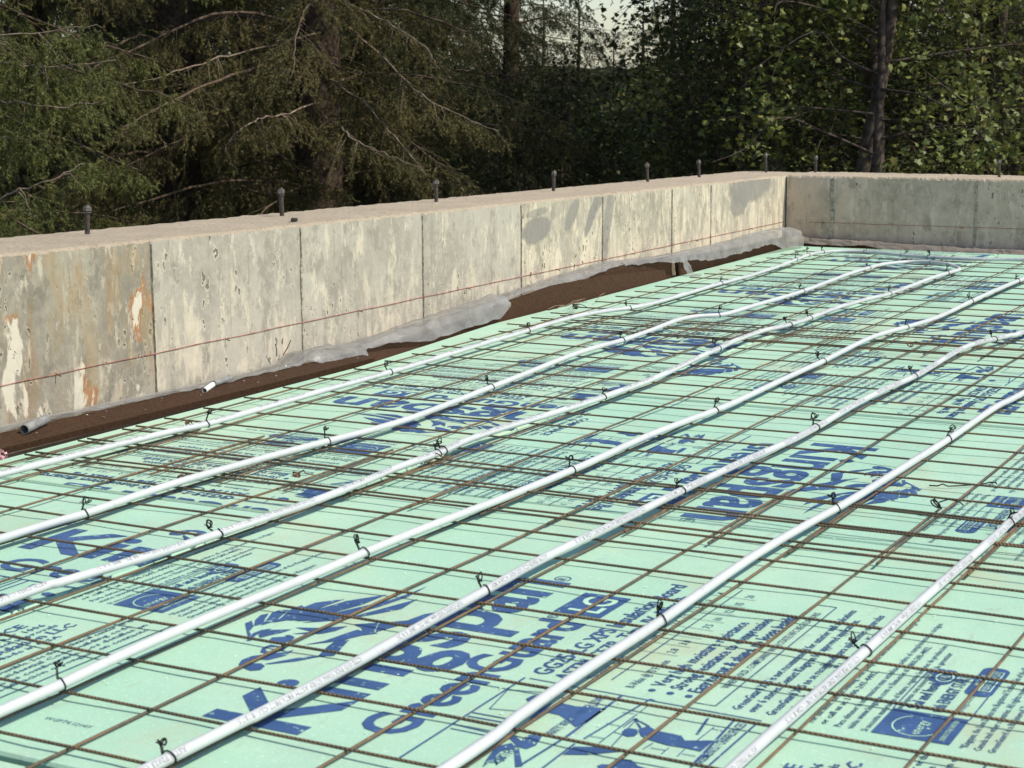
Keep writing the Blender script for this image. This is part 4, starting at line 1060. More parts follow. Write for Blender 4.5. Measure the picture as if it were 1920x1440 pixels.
# ------------------------------------------------------------------ brown fibreboard strips against the walls
def strip(name, st, th, label, axis='y'):
    """st: stations (a, [x,z of lower edge], [x,z of upper edge])"""
    V = []
    P = []
    for (a0, l0, u0), (a1, l1, u1) in zip(st[:-1], st[1:]):
        n = max(2, int((a1 - a0) * 5))
        for k in range(n):
            t = k / n
            P.append((a0 + (a1 - a0) * t, [l0[q] + (l1[q] - l0[q]) * t for q in (0, 1)], [u0[q] + (u1[q] - u0[q]) * t for q in (0, 1)]))
    P.append(st[-1])
    for a, lo, up in P:
        up = [up[0], up[1] + 0.012 * nz(a * 3, 1, 6)]
        d = np.array([up[0] - lo[0], up[1] - lo[1]]); nn = np.array([d[1], -d[0]]) / (np.linalg.norm(d) + 1e-9) * th / 2
        ring = []
        for t in (0.0, 0.33, 0.66, 1.0):
            c = np.array(lo) + d * t
            ring.append(c + nn)
        for t in (1.0, 0.66, 0.33, 0.0):
            c = np.array(lo) + d * t
            ring.append(c - nn)
        for x, z in ring:
            V.append((x * U, a * U, z * U) if axis == 'y' else (a * U, x * U, z * U))
    m = 8
    F = []
    for k in range(len(P) - 1):
        F += [(k * m + q, k * m + (q + 1) % m, (k + 1) * m + (q + 1) % m, (k + 1) * m + q) for q in range(m)]
    F += [tuple(range(m))[::-1], tuple((len(P) - 1) * m + q for q in range(m))]
    if axis == 'y': F = [f[::-1] for f in F]
    o = obj(name, mesh_data(name, V, F, M_FIBRE))
    tag(o, label, 'fibreboard', 'brown fibreboard joint strips')
    return o
strip('fibreboard_strip', [(-10, (-8.74, 0.03), (-9.24, 0.13)), (3, (-8.74, 0.03), (-9.24, 0.13)), (8, (-8.70, 0.00), (-9.20, 0.09)), (13.2, (-8.72, -0.03), (-9.2, 0.04))], 0.10, 'brown fibreboard strip lying tilted along the near part of the long wall')
strip('fibreboard_strip', [(12.9, (-8.80, -0.17), (-9.40, -0.02)), (18.2, (-9.2, -0.18), (-9.60, 0.08))], 0.09, 'brown fibreboard strip mostly hidden under the crumpled plastic flaps')
strip('fibreboard_strip', [(17.7, (-9.22, -0.30), (-9.40, 0.12)), (19.4, (-9.20, -0.30), (-9.36, 0.34)), (21.8, (-9.20, -0.30), (-9.34, 0.48)), (24.6, (-9.2, -0.3), (-9.32, 0.44)), (28.2, (-9.2, -0.3), (-9.30, 0.24))], 0.09, 'tall brown fibreboard strip standing in the middle of the long wall')
strip('fibreboard_strip', [(23.6, (-9.42, -0.30), (-9.52, 0.42)), (26.0, (-9.40, -0.30), (-9.50, 0.56)), (29.0, (-9.40, -0.3), (-9.50, 0.52))], 0.09, 'brown fibreboard strip standing behind the tall one, under the plastic tail')
strip('fibreboard_strip', [(29.25, (-9.3, -0.3), (-9.40, 0.46)), (33.9, (-9.35, -0.30), (-9.45, 0.34)), (38.4, (-9.5, -0.3), (-9.58, 0.30))], 0.09, 'brown fibreboard strip under the rolled plastic before the corner')
strip('fibreboard_strip', [(-9.3, (38.85, -0.3), (38.95, 0.16)), (-6.5, (38.85, -0.3), (38.95, 0.10)), (-3.6, (38.82, -0.3), (38.95, 0.02)), (6, (38.85, -0.3), (38.95, 0.04)), (14, (38.85, -0.3), (38.95, 0.04))], 0.09, 'brown fibreboard strip along the foot of the end wall', 'x')

# ------------------------------------------------------------------ clear plastic sheet at the wall foot
def sheet(name, st, mat, label, axis='y', crumple=0.03, seed=0, m=14):
    """st: stations (a, polyline of (x,z)); swept and crumpled"""
    def resample(pl, m):
        P = np.array(pl, float); s = np.r_[0, np.cumsum(np.linalg.norm(np.diff(P, axis=0), axis=1))]
        t = np.linspace(0, s[-1], m)
        return np.c_[np.interp(t, s, P[:, 0]), np.interp(t, s, P[:, 1])]
    R = [(a, resample(pl, m)) for a, pl in st]
    rows = []
    for (a0, p0), (a1, p1) in zip(R[:-1], R[1:]):
        n = max(2, int((a1 - a0) * 14))
        for k in range(n):
            t = k / n; t = t * t * (3 - 2 * t)
            rows.append((a0 + (a1 - a0) * k / n, p0 * (1 - t) + p1 * t))
    rows.append(R[-1])
    V = []
    for a, P in rows:
        for q, (x, z) in enumerate(P):
            w = min(1.0, q / 3.0)
            q2 = q * 10.0 / m
            ax = 1.2 - 2.6 * abs(nz(a * 1.9 + q2 * 0.35, q2 * 0.25, seed)); bx = 0.8 - 2.4 * abs(nz(a * 4.3 - q2 * 0.5, q2 * 0.4, seed + 5))
            dx = crumple * w * (0.8 * ax + 0.7 * bx); dz = crumple * w * (1.1 * nz(a * 2.3, q * 0.5, seed + 9) + 0.5 * bx)
            if axis == 'y': V.append(((x + dx) * U, (a + crumple * w * nz(a * 2, q, 3)) * U, (z + dz) * U))
            else: V.append(((a + crumple * w * nz(a * 2, q, 3)) * U, (x - dx) * U, (z + dz) * U))
    n = len(rows)
    F = [(k * m + q, (k + 1) * m + q, (k + 1) * m + q + 1, k * m + q + 1) for k in range(n - 1) for q in range(m - 1)]
    o = obj(name, mesh_data(name, V, F, mat, True))
    if label: tag(o, label, 'plastic sheet', 'plastic sheets at the wall foot')
    return o
w0 = WX + 0.03
low = lambda zt, xf, zf: [(w0, zt), (w0 + 0.08, zt - 0.02), (xf, zf)]
PS = [(-10, low(0.12, -9.22, 0.19)), (5.2, low(0.10, -9.22, 0.19)), (7.0, low(0.07, -9.18, 0.17)), (8.2, low(0.05, -9.14, 0.16)), (9.2, low(0.04, -9.12, 0.15)), (10.8, low(0.03, -9.14, 0.12)), (11.6, low(0.07, -9.15, 0.14)),
      (12.0, [(w0, 0.20), (-9.5, 0.26), (-9.2, 0.24), (-9.05, 0.06)]), (12.6, [(w0, 0.18), (-9.5, 0.28), (-9.15, 0.26), (-8.98, -0.04)]), (13.3, [(w0, 0.14), (-9.5, 0.20), (-9.15, 0.18), (-8.95, -0.02)]),
      (13.75, [(w0, 0.12), (-9.55, 0.15), (-9.35, 0.13), (-9.25, 0.08)]), (14.6, [(w0, 0.14), (-9.5, 0.24), (-9.2, 0.26), (-9.12, 0.10)]),
      (15.6, [(w0, 0.18), (-9.5, 0.33), (-9.15, 0.32), (-9.0, 0.0)]), (16.3, [(w0, 0.22), (-9.5, 0.40), (-9.12, 0.38), (-9.0, 0.02)]), (17.3, [(w0, 0.24), (-9.5, 0.44), (-9.1, 0.42), (-8.98, 0.06)]),
      (18.5, [(w0, 0.26), (-9.5, 0.50), (-9.05, 0.48), (-8.95, 0.12)]), (19.15, [(w0, 0.30), (-9.5, 0.56), (-9.08, 0.50), (-9.0, 0.32)]),
      (19.4, [(w0, 0.36), (-9.75, 0.37), (-9.6, 0.38), (-9.48, 0.34)]), (21.3, [(w0, 0.46), (-9.75, 0.47), (-9.6, 0.48), (-9.42, 0.44)]), (23.6, [(w0, 0.58), (-9.75, 0.58), (-9.6, 0.57), (-9.44, 0.44)]),
      (25.6, [(w0, 0.66), (-9.75, 0.65), (-9.6, 0.63), (-9.46, 0.56)]), (27.2, [(w0, 0.58), (-9.7, 0.58), (-9.5, 0.57), (-9.40, 0.50)]), (29.0, [(w0, 0.48), (-9.5, 0.58), (-9.25, 0.58), (-9.14, 0.38)]),
      (31.4, [(w0, 0.44), (-9.5, 0.58), (-9.2, 0.56), (-9.06, 0.24)]), (33.3, [(w0, 0.46), (-9.5, 0.60), (-9.2, 0.60), (-9.04, 0.26)]), (35.3, [(w0, 0.52), (-9.5, 0.66), (-9.2, 0.62), (-9.05, 0.30)]),
      (36.8, [(w0, 0.54), (-9.4, 0.68), (-9.05, 0.60), (-8.95, 0.08)]), (38.0, [(w0, 0.52), (-9.4, 0.62), (-9.0, 0.52), (-8.9, 0.04)]), (38.7, [(w0, 0.46), (-9.45, 0.52), (-9.2, 0.44), (-9.1, 0.16)])]
SHEET = sheet('plastic_sheet', PS, M_POLY, 'crumpled translucent plastic sheet tucked along the foot of the long wall', 'y', 0.038, 2, 18)
tl = sheet('loose_tail', [(29.0, [(-9.18, 0.50), (-9.06, 0.25), (-8.95, 0.0), (-8.72, -0.0)]), (29.12, [(-9.16, 0.52), (-9.02, 0.25), (-8.9, 0.02), (-8.66, 0.01)]), (29.4, [(-9.18, 0.50), (-9.06, 0.25), (-8.95, 0.03), (-8.7, 0.02)])], M_POLY, None, 'y', 0.03, 8)
tl.parent = SHEET
sheet('plastic_sheet', [(-9.6, [(COR - 0.03, 0.26), (38.9, 0.24), (38.72, 0.10)]), (-8.5, [(COR - 0.03, 0.22), (38.9, 0.20), (38.72, 0.04)]), (-7.0, [(COR - 0.03, 0.20), (38.9, 0.18), (38.75, 0.06)]), (-6.2, [(COR - 0.03, 0.16), (38.85, 0.14), (38.65, -0.06)]),
      (-4.6, [(COR - 0.03, 0.12), (38.85, 0.11), (38.65, -0.04)]), (-3.9, [(COR - 0.03, 0.11), (38.9, 0.09), (38.75, 0.0)]), (-2.4, [(COR - 0.03, 0.10), (38.85, 0.09), (38.6, -0.05)]), (2, [(COR - 0.03, 0.10), (38.85, 0.10), (38.6, -0.04)]), (14, [(COR - 0.03, 0.10), (38.85, 0.10), (38.6, -0.04)])],
      M_POLY2, 'dusty beige plastic strip along the foot of the end wall', 'x', 0.035, 11)

# ------------------------------------------------------------------ small odds and ends by the wall
def stub(name, p0, p1, r, mat, inner, label):
    p0 = np.array(p0) * U; p1 = np.array(p1) * U
    root = empty(name, tuple(p0))
    tag(root, label, 'pipe stub')
    d = p1 - p0
    ring = []
    v1, f1 = tube([(0, 0, 0), tuple(d)], r, 18, False)
    v2, f2 = tube([(0, 0, 0), tuple(d)], r * 0.84, 18, False)
    V = v1 + v2; n = 18
    F = f1 + [tuple(36 + i for i in q)[::-1] for q in f2]
    F += [(k, 36 + k, 36 + (k + 1) % n, (k + 1) % n) for k in range(n)] + [(18 + k, 18 + (k + 1) % n, 54 + (k + 1) % n, 54 + k) for k in range(n)]
    obj('sleeve', mesh_data('sleeve', V, F, mat, False), root)
    v, f = tube([tuple(d * 0.55), tuple(d * 0.56)], r * 0.85, 18)
    obj('bore_shade', mesh_data('bore_shade', v, f, inner), root)  # dark disc across the open bore, standing in for the shade inside
stub('grey_stub_pipe', (-8.98, 4.1, 0.20), (-9.14, 4.75, 0.24), 0.010, M_STUB, M_SOIL, 'short dark grey pipe stub lying on the brown strip at the left edge')
stub('white_stub_pipe', (-8.95, 8.3, 0.13), (-9.10, 8.75, 0.16), 0.0064, M_WHITEPVC, M_SOIL, 'white pipe stub lying against the grey pipe stub on the brown strip')
stub('grey_stub_pipe', (-9.08, 8.72, 0.17), (-9.20, 9.35, 0.17), 0.0074, M_STUB, M_SOIL, 'light grey pipe stub under the plastic edge at the second panel joint')

def scrap():
    V = []
    for k in range(70):
        c = np.array([rng.normal(0, 0.006), rng.normal(0, 0.010), abs(rng.normal(0, 0.005))])
        a = rng.normal(0, 0.005, (3, 3))
        V.append(c + a)
    o = obj('pink_scrap', tri_data('pink_scrap', np.array(V), M_PINK), None, (-8.12 * U, 2.62 * U, 0.018))
    tag(o, 'small crumpled pink scrap at the left edge beside the nearest pipe', 'scrap')
scrap()
for k, (x, y, z, d) in enumerate([(-9.8, 11.55, 0.2, (0.02, -0.035, 0.07)), (-9.8, 11.75, 0.2, (0.03, 0.03, 0.075))]):
    p = np.array([x, y, z]) * U; e = p + np.array(d) * 0.5
    v, f = tube([tuple(p), tuple((p + e) / 2 + np.array([0.002, 0, 0])), tuple(e)], 0.0014, 5)
    tag(obj('wire_end', mesh_data('wire_end', v, f, M_RUSTTIE)), ['left', 'right'][k] + ' one of two rusty wire ends at the wall foot above the plastic flap', 'wire')
tw = []
for k in range(9):
    p = np.array([-8.55 + rng.normal(0, 0.12), 21.2 + rng.normal(0, 0.5), 0.12]) * U
    a = rng.uniform(0.9, 2.2); L = rng.uniform(0.05, 0.12)
    e = p + np.array([math.cos(a) * L * 0.5, math.sin(a) * L, rng.uniform(-0.004, 0.016)])
    tw.append(tube([tuple(p), tuple((p + e) / 2 + np.array([0, 0, 0.005])), tuple(e)], 0.0011, 4))
v, f = join(tw)
tag(obj('dry_twigs', mesh_data('dry_twigs', v, f, M_TWIG)), 'small tangle of dry twigs at the foot of the tall brown strip', 'twigs', kind='stuff')
def grit():
    V = []
    for k in range(22):
        y = rng.uniform(3, 13); t = rng.uniform(0.1, 0.9)
        c = np.array([(-8.74 - 0.48 * t) * U, y * U, (0.065 + 0.10 * t) * U])
        s = rng.uniform(0.0008, 0.003)
        a = rng.normal(0, s, (4, 3)); a[:, 2] = abs(a[:, 2])
        V += [c + a[[0, 1, 2]], c + a[[0, 2, 3]]]
    tag(obj('grit', tri_data('grit', np.array(V), M_CRUMB)), 'pale grit crumbs on the brown strip', 'grit', kind='stuff')
grit()

# ------------------------------------------------------------------ trees
def unit(v): return v / (np.linalg.norm(v, axis=-1, keepdims=True) + 1e-9)

class Foliage:
    def __init__(self, seed):
        self.r = np.random.default_rng(seed)
        self.tubes = []
        self.tw_p, self.tw_d, self.tw_l = [], [], []
    def limb(self, pts, r0, r1, side=True, dens=1.0, sub=0.4, droop=0.5, bare=0.22):
        """a main limb with side shoots and hanging twigs"""
        P = catmull(pts, 6); n = len(P)
        P = P + self.r.normal(0, 0.006, P.shape)
        self.tubes.append((P, np.linspace(r0, r1, n), 5))
        s = np.r_[0, np.cumsum(np.linalg.norm(np.diff(P, axis=0), axis=1))]; L = s[-1]
        if not side: return
        r = self.r
        k = int(L * 21 * dens)
        for t in np.sort(r.uniform(bare, 1.0, k)):
            q = t * L
            b = np.array([np.interp(q, s, P[:, c]) for c in range(3)])
            b2 = np.array([np.interp(min(L, q + 0.05), s, P[:, c]) for c in range(3)]); b1 = np.array([np.interp(max(0, q - 0.05), s, P[:, c]) for c in range(3)])
            T = unit(b2 - b1)
            sd = unit(np.cross(T, np.array([0, 0, 1.0]))) * r.choice([-1, 1])
            ln = 0.85 * sub * (0.35 + 0.75 * math.sin(math.pi * min(1, (t - bare) / (1 - bare) * 0.8 + 0.2))) * r.uniform(0.6, 1.2)
            d = unit(T * r.uniform(0.3, 0.9) + sd * r.uniform(0.5, 1.0) + np.array([0, 0, -droop * r.uniform(0.3, 1.3)]))
            m1 = b + d * ln * 0.5 + np.array([0, 0, 0.03 * ln]); e = b + d * ln + np.array([0, 0, -0.30 * ln * droop])
            if r.uniform() < 0.25: self.tubes.append((np.array([b, m1, e]), np.array([0.0035, 0.0026, 0.0012]) * (0.6 + ln), 3))
            nt = int(3 + ln * 11)
            tt = r.uniform(0.12, 1.0, nt)
            pp = b + (e - b) * tt[:, None] + np.array([0, 0, 0.1 * ln]) * (tt * (1 - tt))[:, None]
            dd = unit(d[None] * r.uniform(0.1, 0.9, (nt, 1)) + r.normal(0, 0.38, (nt, 3)) + np.array([0, 0, -droop * 0.8]))
            self.tw_p.append(pp); self.tw_d.append(dd); self.tw_l.append(r.uniform(0.07, 0.16, nt))
    def needles(self, per=26, nl=0.027, w=0.0066):
        p = np.concatenate(self.tw_p); d = np.concatenate(self.tw_d); l = np.concatenate(self.tw_l)
        r = self.r; N = len(p)
        t = r.uniform(0, 1, (N, per))
        base = p[:, None, :] + d[:, None, :] * (t * l[:, None])[..., None]
        a = unit(np.cross(d, r.normal(0, 1, (N, 3)))); b = np.cross(d, a)
        ph = r.uniform(0, 2 * math.pi, (N, per))
        out = np.cos(ph)[..., None] * a[:, None] + np.sin(ph)[..., None] * b[:, None]
        dir_ = unit(out * 0.75 + d[:, None] * 0.85)
        ln = (nl * r.uniform(0.7, 1.25, (N, per)))[..., None]
        sidev = unit(np.cross(dir_, r.normal(0, 1, (N, per, 3)))) * (w / 2)
        V = np.stack([base - sidev, base + sidev, base + dir_ * ln], axis=2).reshape(-1, 3, 3)
        # the twig itself as a thin sliver
        sv = a * 0.0022
        Tw = np.stack([p - sv, p + sv, p + d * l[:, None]], axis=1)
        tw_t = 0.6 * r.uniform(0, 1, N) ** 1.5
        tint = (tw_t[:, None] + 0.40 * t ** 2).reshape(-1)
        self.tint = np.concatenate([np.repeat(tint, 3), np.repeat(tw_t, 3)])
        return np.concatenate([V, Tw])
    def crown(self, name, mat, **kw):
        me = tri_data(name, self.needles(**kw), mat)
        a = me.attributes.new('tint', 'FLOAT', 'POINT')
        a.data.foreach_set('value', self.tint.astype(np.float32))
        return me
    def tube_mesh(self, name, mat):
        V, F = [], []
        for P, R, s in self.tubes:
            v, f = tube(P, R, s, False)
            b = len(V); V += v; F += [tuple(i + b for i in q) for q in f]
        return idx_data(name, np.array(V), np.array(F), mat)

def fir(seed, H, mat, z_lo=0.9, spread=3.0, dense_top=5.6):
    """a fir about H metres tall: returns meshes for trunk, branches, crown (origin at the foot)"""
    fo = Foliage(seed); r = fo.r
    tp = [(0.08 * nz(z * 0.4, seed, 1), 0.08 * nz(z * 0.4, seed, 2), z) for z in np.linspace(-0.6, H, 22)]
    v, f = tube(tp, np.linspace(0.24, 0.02, 22), 12)
    tm = mesh_data('trunk', v, f, M_BARK, True)
    z = z_lo
    while z < H - 0.5:
        low = z < dense_top
        k = 5
        a0 = r.uniform(0, 6.28)
        for q in range(k):
            a = a0 + q * 6.283 / k + r.normal(0, 0.25)
            L = spread * (1 - 0.74 * z / H) * r.uniform(0.6, 1.15)
            rise = r.uniform(-0.05, 0.25); dr = r.uniform(0.15, 0.55)
            u = np.array([math.cos(a), math.sin(a), 0]); sw = np.array([-u[1], u[0], 0]) * r.normal(0, 0.14) * L
            zz = z + r.uniform(-0.15, 0.15)
            pts = [u * 0.08 + (0, 0, zz), u * L * 0.35 + sw * 0.4 + (0, 0, zz + rise * L * 0.25), u * L * 0.7 + sw * 0.8 + (0, 0, zz - dr * L * 0.16), u * L + sw + (0, 0, zz - dr * L * 0.42)]
            fo.limb(pts, 0.013 * (0.5 + L / 3), 0.003, True, 1.0 if low else 0.42, 0.55 if low else 0.75, 0.5, 0.16)
        z += 0.46 if low else 0.75
    return tm, fo.tube_mesh('branches', M_FIRLIMB), fo.crown('crown', mat)

LEAF = [(0, 0), (0.10, -0.02), (0.42, -0.10), (0.33, 0.10), (0.62, 0.30), (0.36, 0.36), (0.38, 0.56), (0.20, 0.56), (0.0, 0.98), (-0.20, 0.56), (-0.38, 0.56), (-0.36, 0.36), (-0.62, 0.30), (-0.33, 0.10), (-0.42, -0.10), (-0.10, -0.02)]
LV = np.array([(x, y, -0.18 * abs(x) - 0.10 * y * y) for x, y in LEAF])
LT = np.array([(15, 0, 1), (15, 1, 8), (1, 2, 3), (1, 3, 8), (3, 4, 5), (3, 5, 8), (5, 6, 7), (5, 7, 8), (15, 13, 14), (15, 8, 13), (13, 11, 12), (13, 8, 11), (11, 9, 10), (11, 8, 9)])
def leaves(P, D, S, r):
    """lobed leaves at points P facing D with size S"""
    n = len(P)
    N = unit(D); X = unit(np.cross(N, r.normal(0, 1, (n, 3)))); Y = np.cross(N, X)
    loc = LV[None] * S[:, None, None] * np.c_[np.ones(1), np.ones(1), np.ones(1)][None]
    V = P[:, None, :] + loc[..., 0:1] * X[:, None] + loc[..., 1:2] * Y[:, None] + loc[..., 2:3] * N[:, None]
    F = (LT[None] + (np.arange(n) * len(LV))[:, None, None]).reshape(-1, 3)
    return V.reshape(-1, 3), F

def broadleaf(seed, H, mat, n_leaf, trunk_r, z0=0.5, spread=1.7, size=(0.045, 0.085), stems=1):
    r = np.random.default_rng(seed)
    tubes, tips = [], []
    for sidx in range(stems):
        lean = r.normal(0, 0.10, 2)
        off = r.normal(0, 0.16, 2) if stems > 1 else np.zeros(2)
        tp = np.array([(off[0] + lean[0] * z + 0.10 * nz(z * 0.6, seed, sidx), off[1] + lean[1] * z + 0.10 * nz(z * 0.6, seed + 9, sidx), z) for z in np.linspace(-0.6, H, 20)])
        tr = np.linspace(trunk_r, trunk_r * 0.18, 20) * (1.0 if sidx == 0 else 0.55)
        tr[:3] *= 1.18
        tubes.append((tp, tr, 10))
        nb = int(H * 6 / stems ** 0.5)
        for k in range(nb):
            z = z0 + (H - z0) * (k + r.uniform(0, 1)) / nb
            b = np.array([np.interp(z, tp[:, 2], tp[:, c]) for c in range(3)])
            a = r.uniform(0, 6.283); L = spread * r.uniform(0.45, 1.1) * (1 - 0.4 * z / H)
            u = np.array([math.cos(a), math.sin(a), 0]); up = r.uniform(-0.1, 0.7)
            pts = [b, b + u * L * 0.4 + (0, 0, up * L * 0.35), b + u * L * 0.75 + r.normal(0, 0.10, 3) + (0, 0, up * L * 0.4), b + u * L + r.normal(0, 0.12, 3) + (0, 0, up * L * 0.25 - 0.12)]
            C = catmull(pts, 4)
            tubes.append((C, np.linspace(trunk_r * 0.16, 0.003, len(C)), 5))
            for q in range(5):
                t = r.uniform(0.35, 1.0); p = C[int(t * (len(C) - 1))]
                e = p + unit(r.normal(0, 1, 3) + u * 0.5 + np.array([0, 0, -0.15])) * r.uniform(0.2, 0.65)
                mid = (p + e) / 2 + r.normal(0, 0.03, 3)
                tubes.append((np.array([p, mid, e]), np.array([0.005, 0.0035, 0.0018]), 3))
                tips += [mid, e, e]
            tips += [C[-1], C[-2]]
    tips = np.array(tips)
    tips = tips[r.uniform(0, 1, len(tips)) < 0.55]
    idx = r.integers(0, len(tips), n_leaf)
    P = tips[idx] + r.normal(0, 0.11, (n_leaf, 3)) * np.array([1, 1, 0.8])
    D = r.normal(0, 0.55, (n_leaf, 3)) + np.array([0.12, -0.05, 0.75])
    V, F = leaves(P, D, size[0] * 0.6 + (size[1] * 1.1 - size[0] * 0.6) * r.uniform(0, 1, n_leaf) ** 1.3, r)
    TV, TF = [], []
    for Pp, R, s in tubes[:stems] if False else tubes:
        v, f = tube(Pp, R, s, False)
        b = len(TV); TV += v; TF += [tuple(i + b for i in q) for q in f]
    ntr = sum(len(t[0]) * t[2] for t in tubes[:1])
    tv, tf = tube(*tubes[0][:2], 10)
    trunk = mesh_data('trunk', tv, tf, M_BARK_L, True)
    BV, BF = [], []
    for Pp, R, s in tubes[1:]:
        v, f = tube(Pp, R, s, False)
        b = len(BV); BV += v; BF += [tuple(i + b for i in q) for q in f]
    return trunk, idx_data('branches', np.array(BV), np.array(BF), M_BARK_L), idx_data('crown', V, F, mat)

def plant(name, parts, x, y, rz, s, label, cat, group, zoff=0.0):
    t = empty(name, (x, y, ground_z(x, y) + zoff))
    t.rotation_euler = (0, 0, rz); t.scale = (s, s, s)
    tag(t, label, cat, group)
    for nme, me in zip(('trunk', 'branches', 'crown'), parts):
        obj(nme, me, t)
    return t

FIRS = [('G', -9.01, 7.28, 0.4, 1.0, 'bright green fir at the far left with limbs reaching into the picture'),
        ('D', -11.26, 11.39, 1.3, 1.0, 'dark fir standing behind the bright green fir at the left'),
        ('B', -9.65, 11.6, 2.6, 1.0, 'olive fir with pale bare limbs left of the middle'),
        ('B', -8.11, 11.74, 0.9, 1.05, 'brownish fir with drooping limbs behind the middle of the long wall'),
        ('D', -9.2, 14.25, 3.3, 1.0, 'dark fir right of the brownish fir'),
        ('D', -14.32, 16.04, 4.0, 1.1, 'dark fir deep in the wood at the left'),
        ('D', -12.59, 16.77, 2.2, 1.2, 'dark fir deep in the wood behind the brownish fir'),
        ('D', -13.91, 20.13, 1.0, 1.3, 'tall fir deep in the wood at the middle'),
        ('D', -16.27, 15.59, 2.0, 1.2, 'tall dark fir deep in the wood at the far left'),
        ('D', -14.14, 23.54, 0.3, 1.0, 'distant fir left of the gap with the sky'),
        ('G', -18.34, 37.2, 0.3, 0.4, 'far small fir on the left side of the gap with the sky'),
        ('D', -18.18, 41.7, 2.3, 0.42, 'far small fir on the right side of the gap with the sky'),
        ('D', -26.8, 57.55, 2.3, 0.52, 'farthest fir low in the middle of the gap with the sky'),
        ('D', -10.96, 20.76, 2.9, 0.72, 'slender fir close left of the gap with the sky'),
        ('D', -11.93, 23.63, 0.2, 0.33, 'small distant conifer, first from the left of five below the gap with the sky'),
        ('D', -12.32, 25.68, 1.1, 0.36, 'small distant conifer, second from the left of five below the gap with the sky'),
        ('D', -12.64, 27.74, 2.4, 0.32, 'small distant conifer, third from the left of five below the gap with the sky'),
        ('D', -10.93, 25.22, 3.0, 0.34, 'small distant conifer, fourth from the left of five below the gap with the sky'),
        ('D', -9.71, 23.58, 4.2, 0.4, 'small distant conifer, fifth from the left of five below the gap with the sky'),
        ('D', -24.39, 25.81, 0.4, 1.5, 'tall dark background fir, leftmost of the back row'),
        ('D', -23.99, 28.81, 1.4, 1.5, 'tall dark background fir, second of the back row'),
        ('D', -20.51, 27.7, 2.4, 1.5, 'tall dark background fir, third of the back row'),
        ('D', -20.68, 31.24, 3.4, 1.5, 'tall dark background fir, fourth of the back row'),
        ('D', -18.27, 30.4, 4.4, 1.5, 'tall dark background fir, fifth of the back row'),
        ('D', -11.42, 33.64, 5.1, 1.5, 'tall dark background fir, sixth of the back row'),
        ('D', -9.94, 36.23, 0.9, 1.5, 'tall dark background fir, seventh of the back row'),
        ('D', -7.15, 34.89, 1.9, 1.5, 'tall dark background fir, last of the back row'),
        ('D', -9.78, 32.09, 1.3, 1.1, 'distant fir behind the broadleaf trees near the gap'),
        ('D', -19.89, 24.4, 1.9, 1.5, 'very tall distant fir at the left'),
        ('D', -8.72, 28.23, 1.9, 1.4, 'very tall distant fir at the right'),
        ('D', -5.76, 27.0, 0.4, 1.4, 'very tall distant fir at the right edge')]
MAPLES = [('A', -4.55, 14.22, 0.5, 0.9, 'slim broadleaf tree right of the gap, behind the wall corner'),
        ('B', -3.36, 13.67, 1.2, 1.0, 'broadleaf tree with pale trunk behind the end wall'),
        ('A', -3.45, 12.91, 2.9, 1.0, 'broadleaf tree with sunlit yellow green leaves above the corner'),
        ('B', -3.01, 15.73, 4.1, 1.1, 'broadleaf tree with thick dark trunk at the right edge'),
        ('C', -5.26, 17.79, 0.2, 1.1, 'many-stemmed broadleaf tree behind the wall corner'),
        ('C', -3.96, 18.17, 1.9, 1.2, 'many-stemmed broadleaf tree deep in the wood at the right'),
        ('C', -1.74, 17.11, 2.1, 1.0, 'many-stemmed broadleaf tree just beyond the right picture edge'),
        ('A', -6.92, 21.45, 4.4, 1.1, 'broadleaf tree deep behind the corner, left of the others'),
        ('C', -7.94, 21.6, 1.3, 0.85, 'many-stemmed broadleaf tree close right of the gap with the sky'),
        ('C', -4.05, 22.26, 3.0, 1.2, 'many-stemmed broadleaf tree deep at the right edge')]
SHRUBS = [(-8.73, 19.63, 0.3, 0.8, 'leafy shrub below the gap with the sky'),
        (-5.95, 15.39, 1.0, 0.85, 'leafy shrub left of the wall corner'),
        (-4.71, 13.95, 2.0, 0.95, 'leafy shrub right above the wall corner'),
        (-7.91, 16.7, 3.0, 0.8, 'leafy shrub behind the fifth bolt'),
        (-7.52, 14.65, 4.0, 0.9, 'leafy shrub behind the fourth bolt'),
        (-4.75, 16.27, 0.9, 1.0, 'leafy shrub behind the end wall before the pale trunk'),
        (-3.46, 16.03, 1.7, 1.0, 'leafy shrub behind the end wall before the dark trunk'),
        (-2.54, 15.43, 2.7, 1.0, 'leafy shrub at the right edge behind the end wall'),
        (-7.68, 20.09, 5, 1.2, 'leafy shrub tall and dark right of the gap with the sky'),
        (-6.16, 17.47, 2.2, 1.4, 'leafy shrub tall, behind the sixth bolt'),
        (-6.16, 18.53, 0.7, 1.6, 'leafy shrub tall, deep behind the wall corner')]
HERO_G = [[(-7.782, 6.539, 0.987), (-7.383, 6.66, 1.017), (-6.957, 6.792, 1.039), (-6.525, 6.91, 1.081)], [(-7.541, 6.211, -0.231), (-7.097, 6.381, -0.066), (-6.871, 6.46, 0.036), (-6.621, 6.557, 0.127), (-6.472, 6.691, 0.224)], [(-7.746, 6.576, 0.747), (-7.295, 6.747, 0.847), (-6.841, 6.898, 0.826), (-6.496, 7.067, 0.874)], [(-7.607, 6.432, 0.611), (-7.187, 6.572, 0.626), (-6.765, 6.697, 0.574), (-6.451, 6.843, 0.605)], [(-7.595, 6.3, 0.24), (-7.268, 6.492, 0.339), (-7.056, 6.561, 0.39), (-6.844, 6.623, 0.366)], [(-7.371, 6.1, -0.149), (-6.982, 6.353, -0.121), (-6.793, 6.534, -0.095), (-6.581, 6.594, -0.109)], [(-7.728, 6.595, 1.192), (-7.352, 6.83, 1.174), (-7.089, 6.942, 1.137), (-6.873, 7.003, 1.117)]]
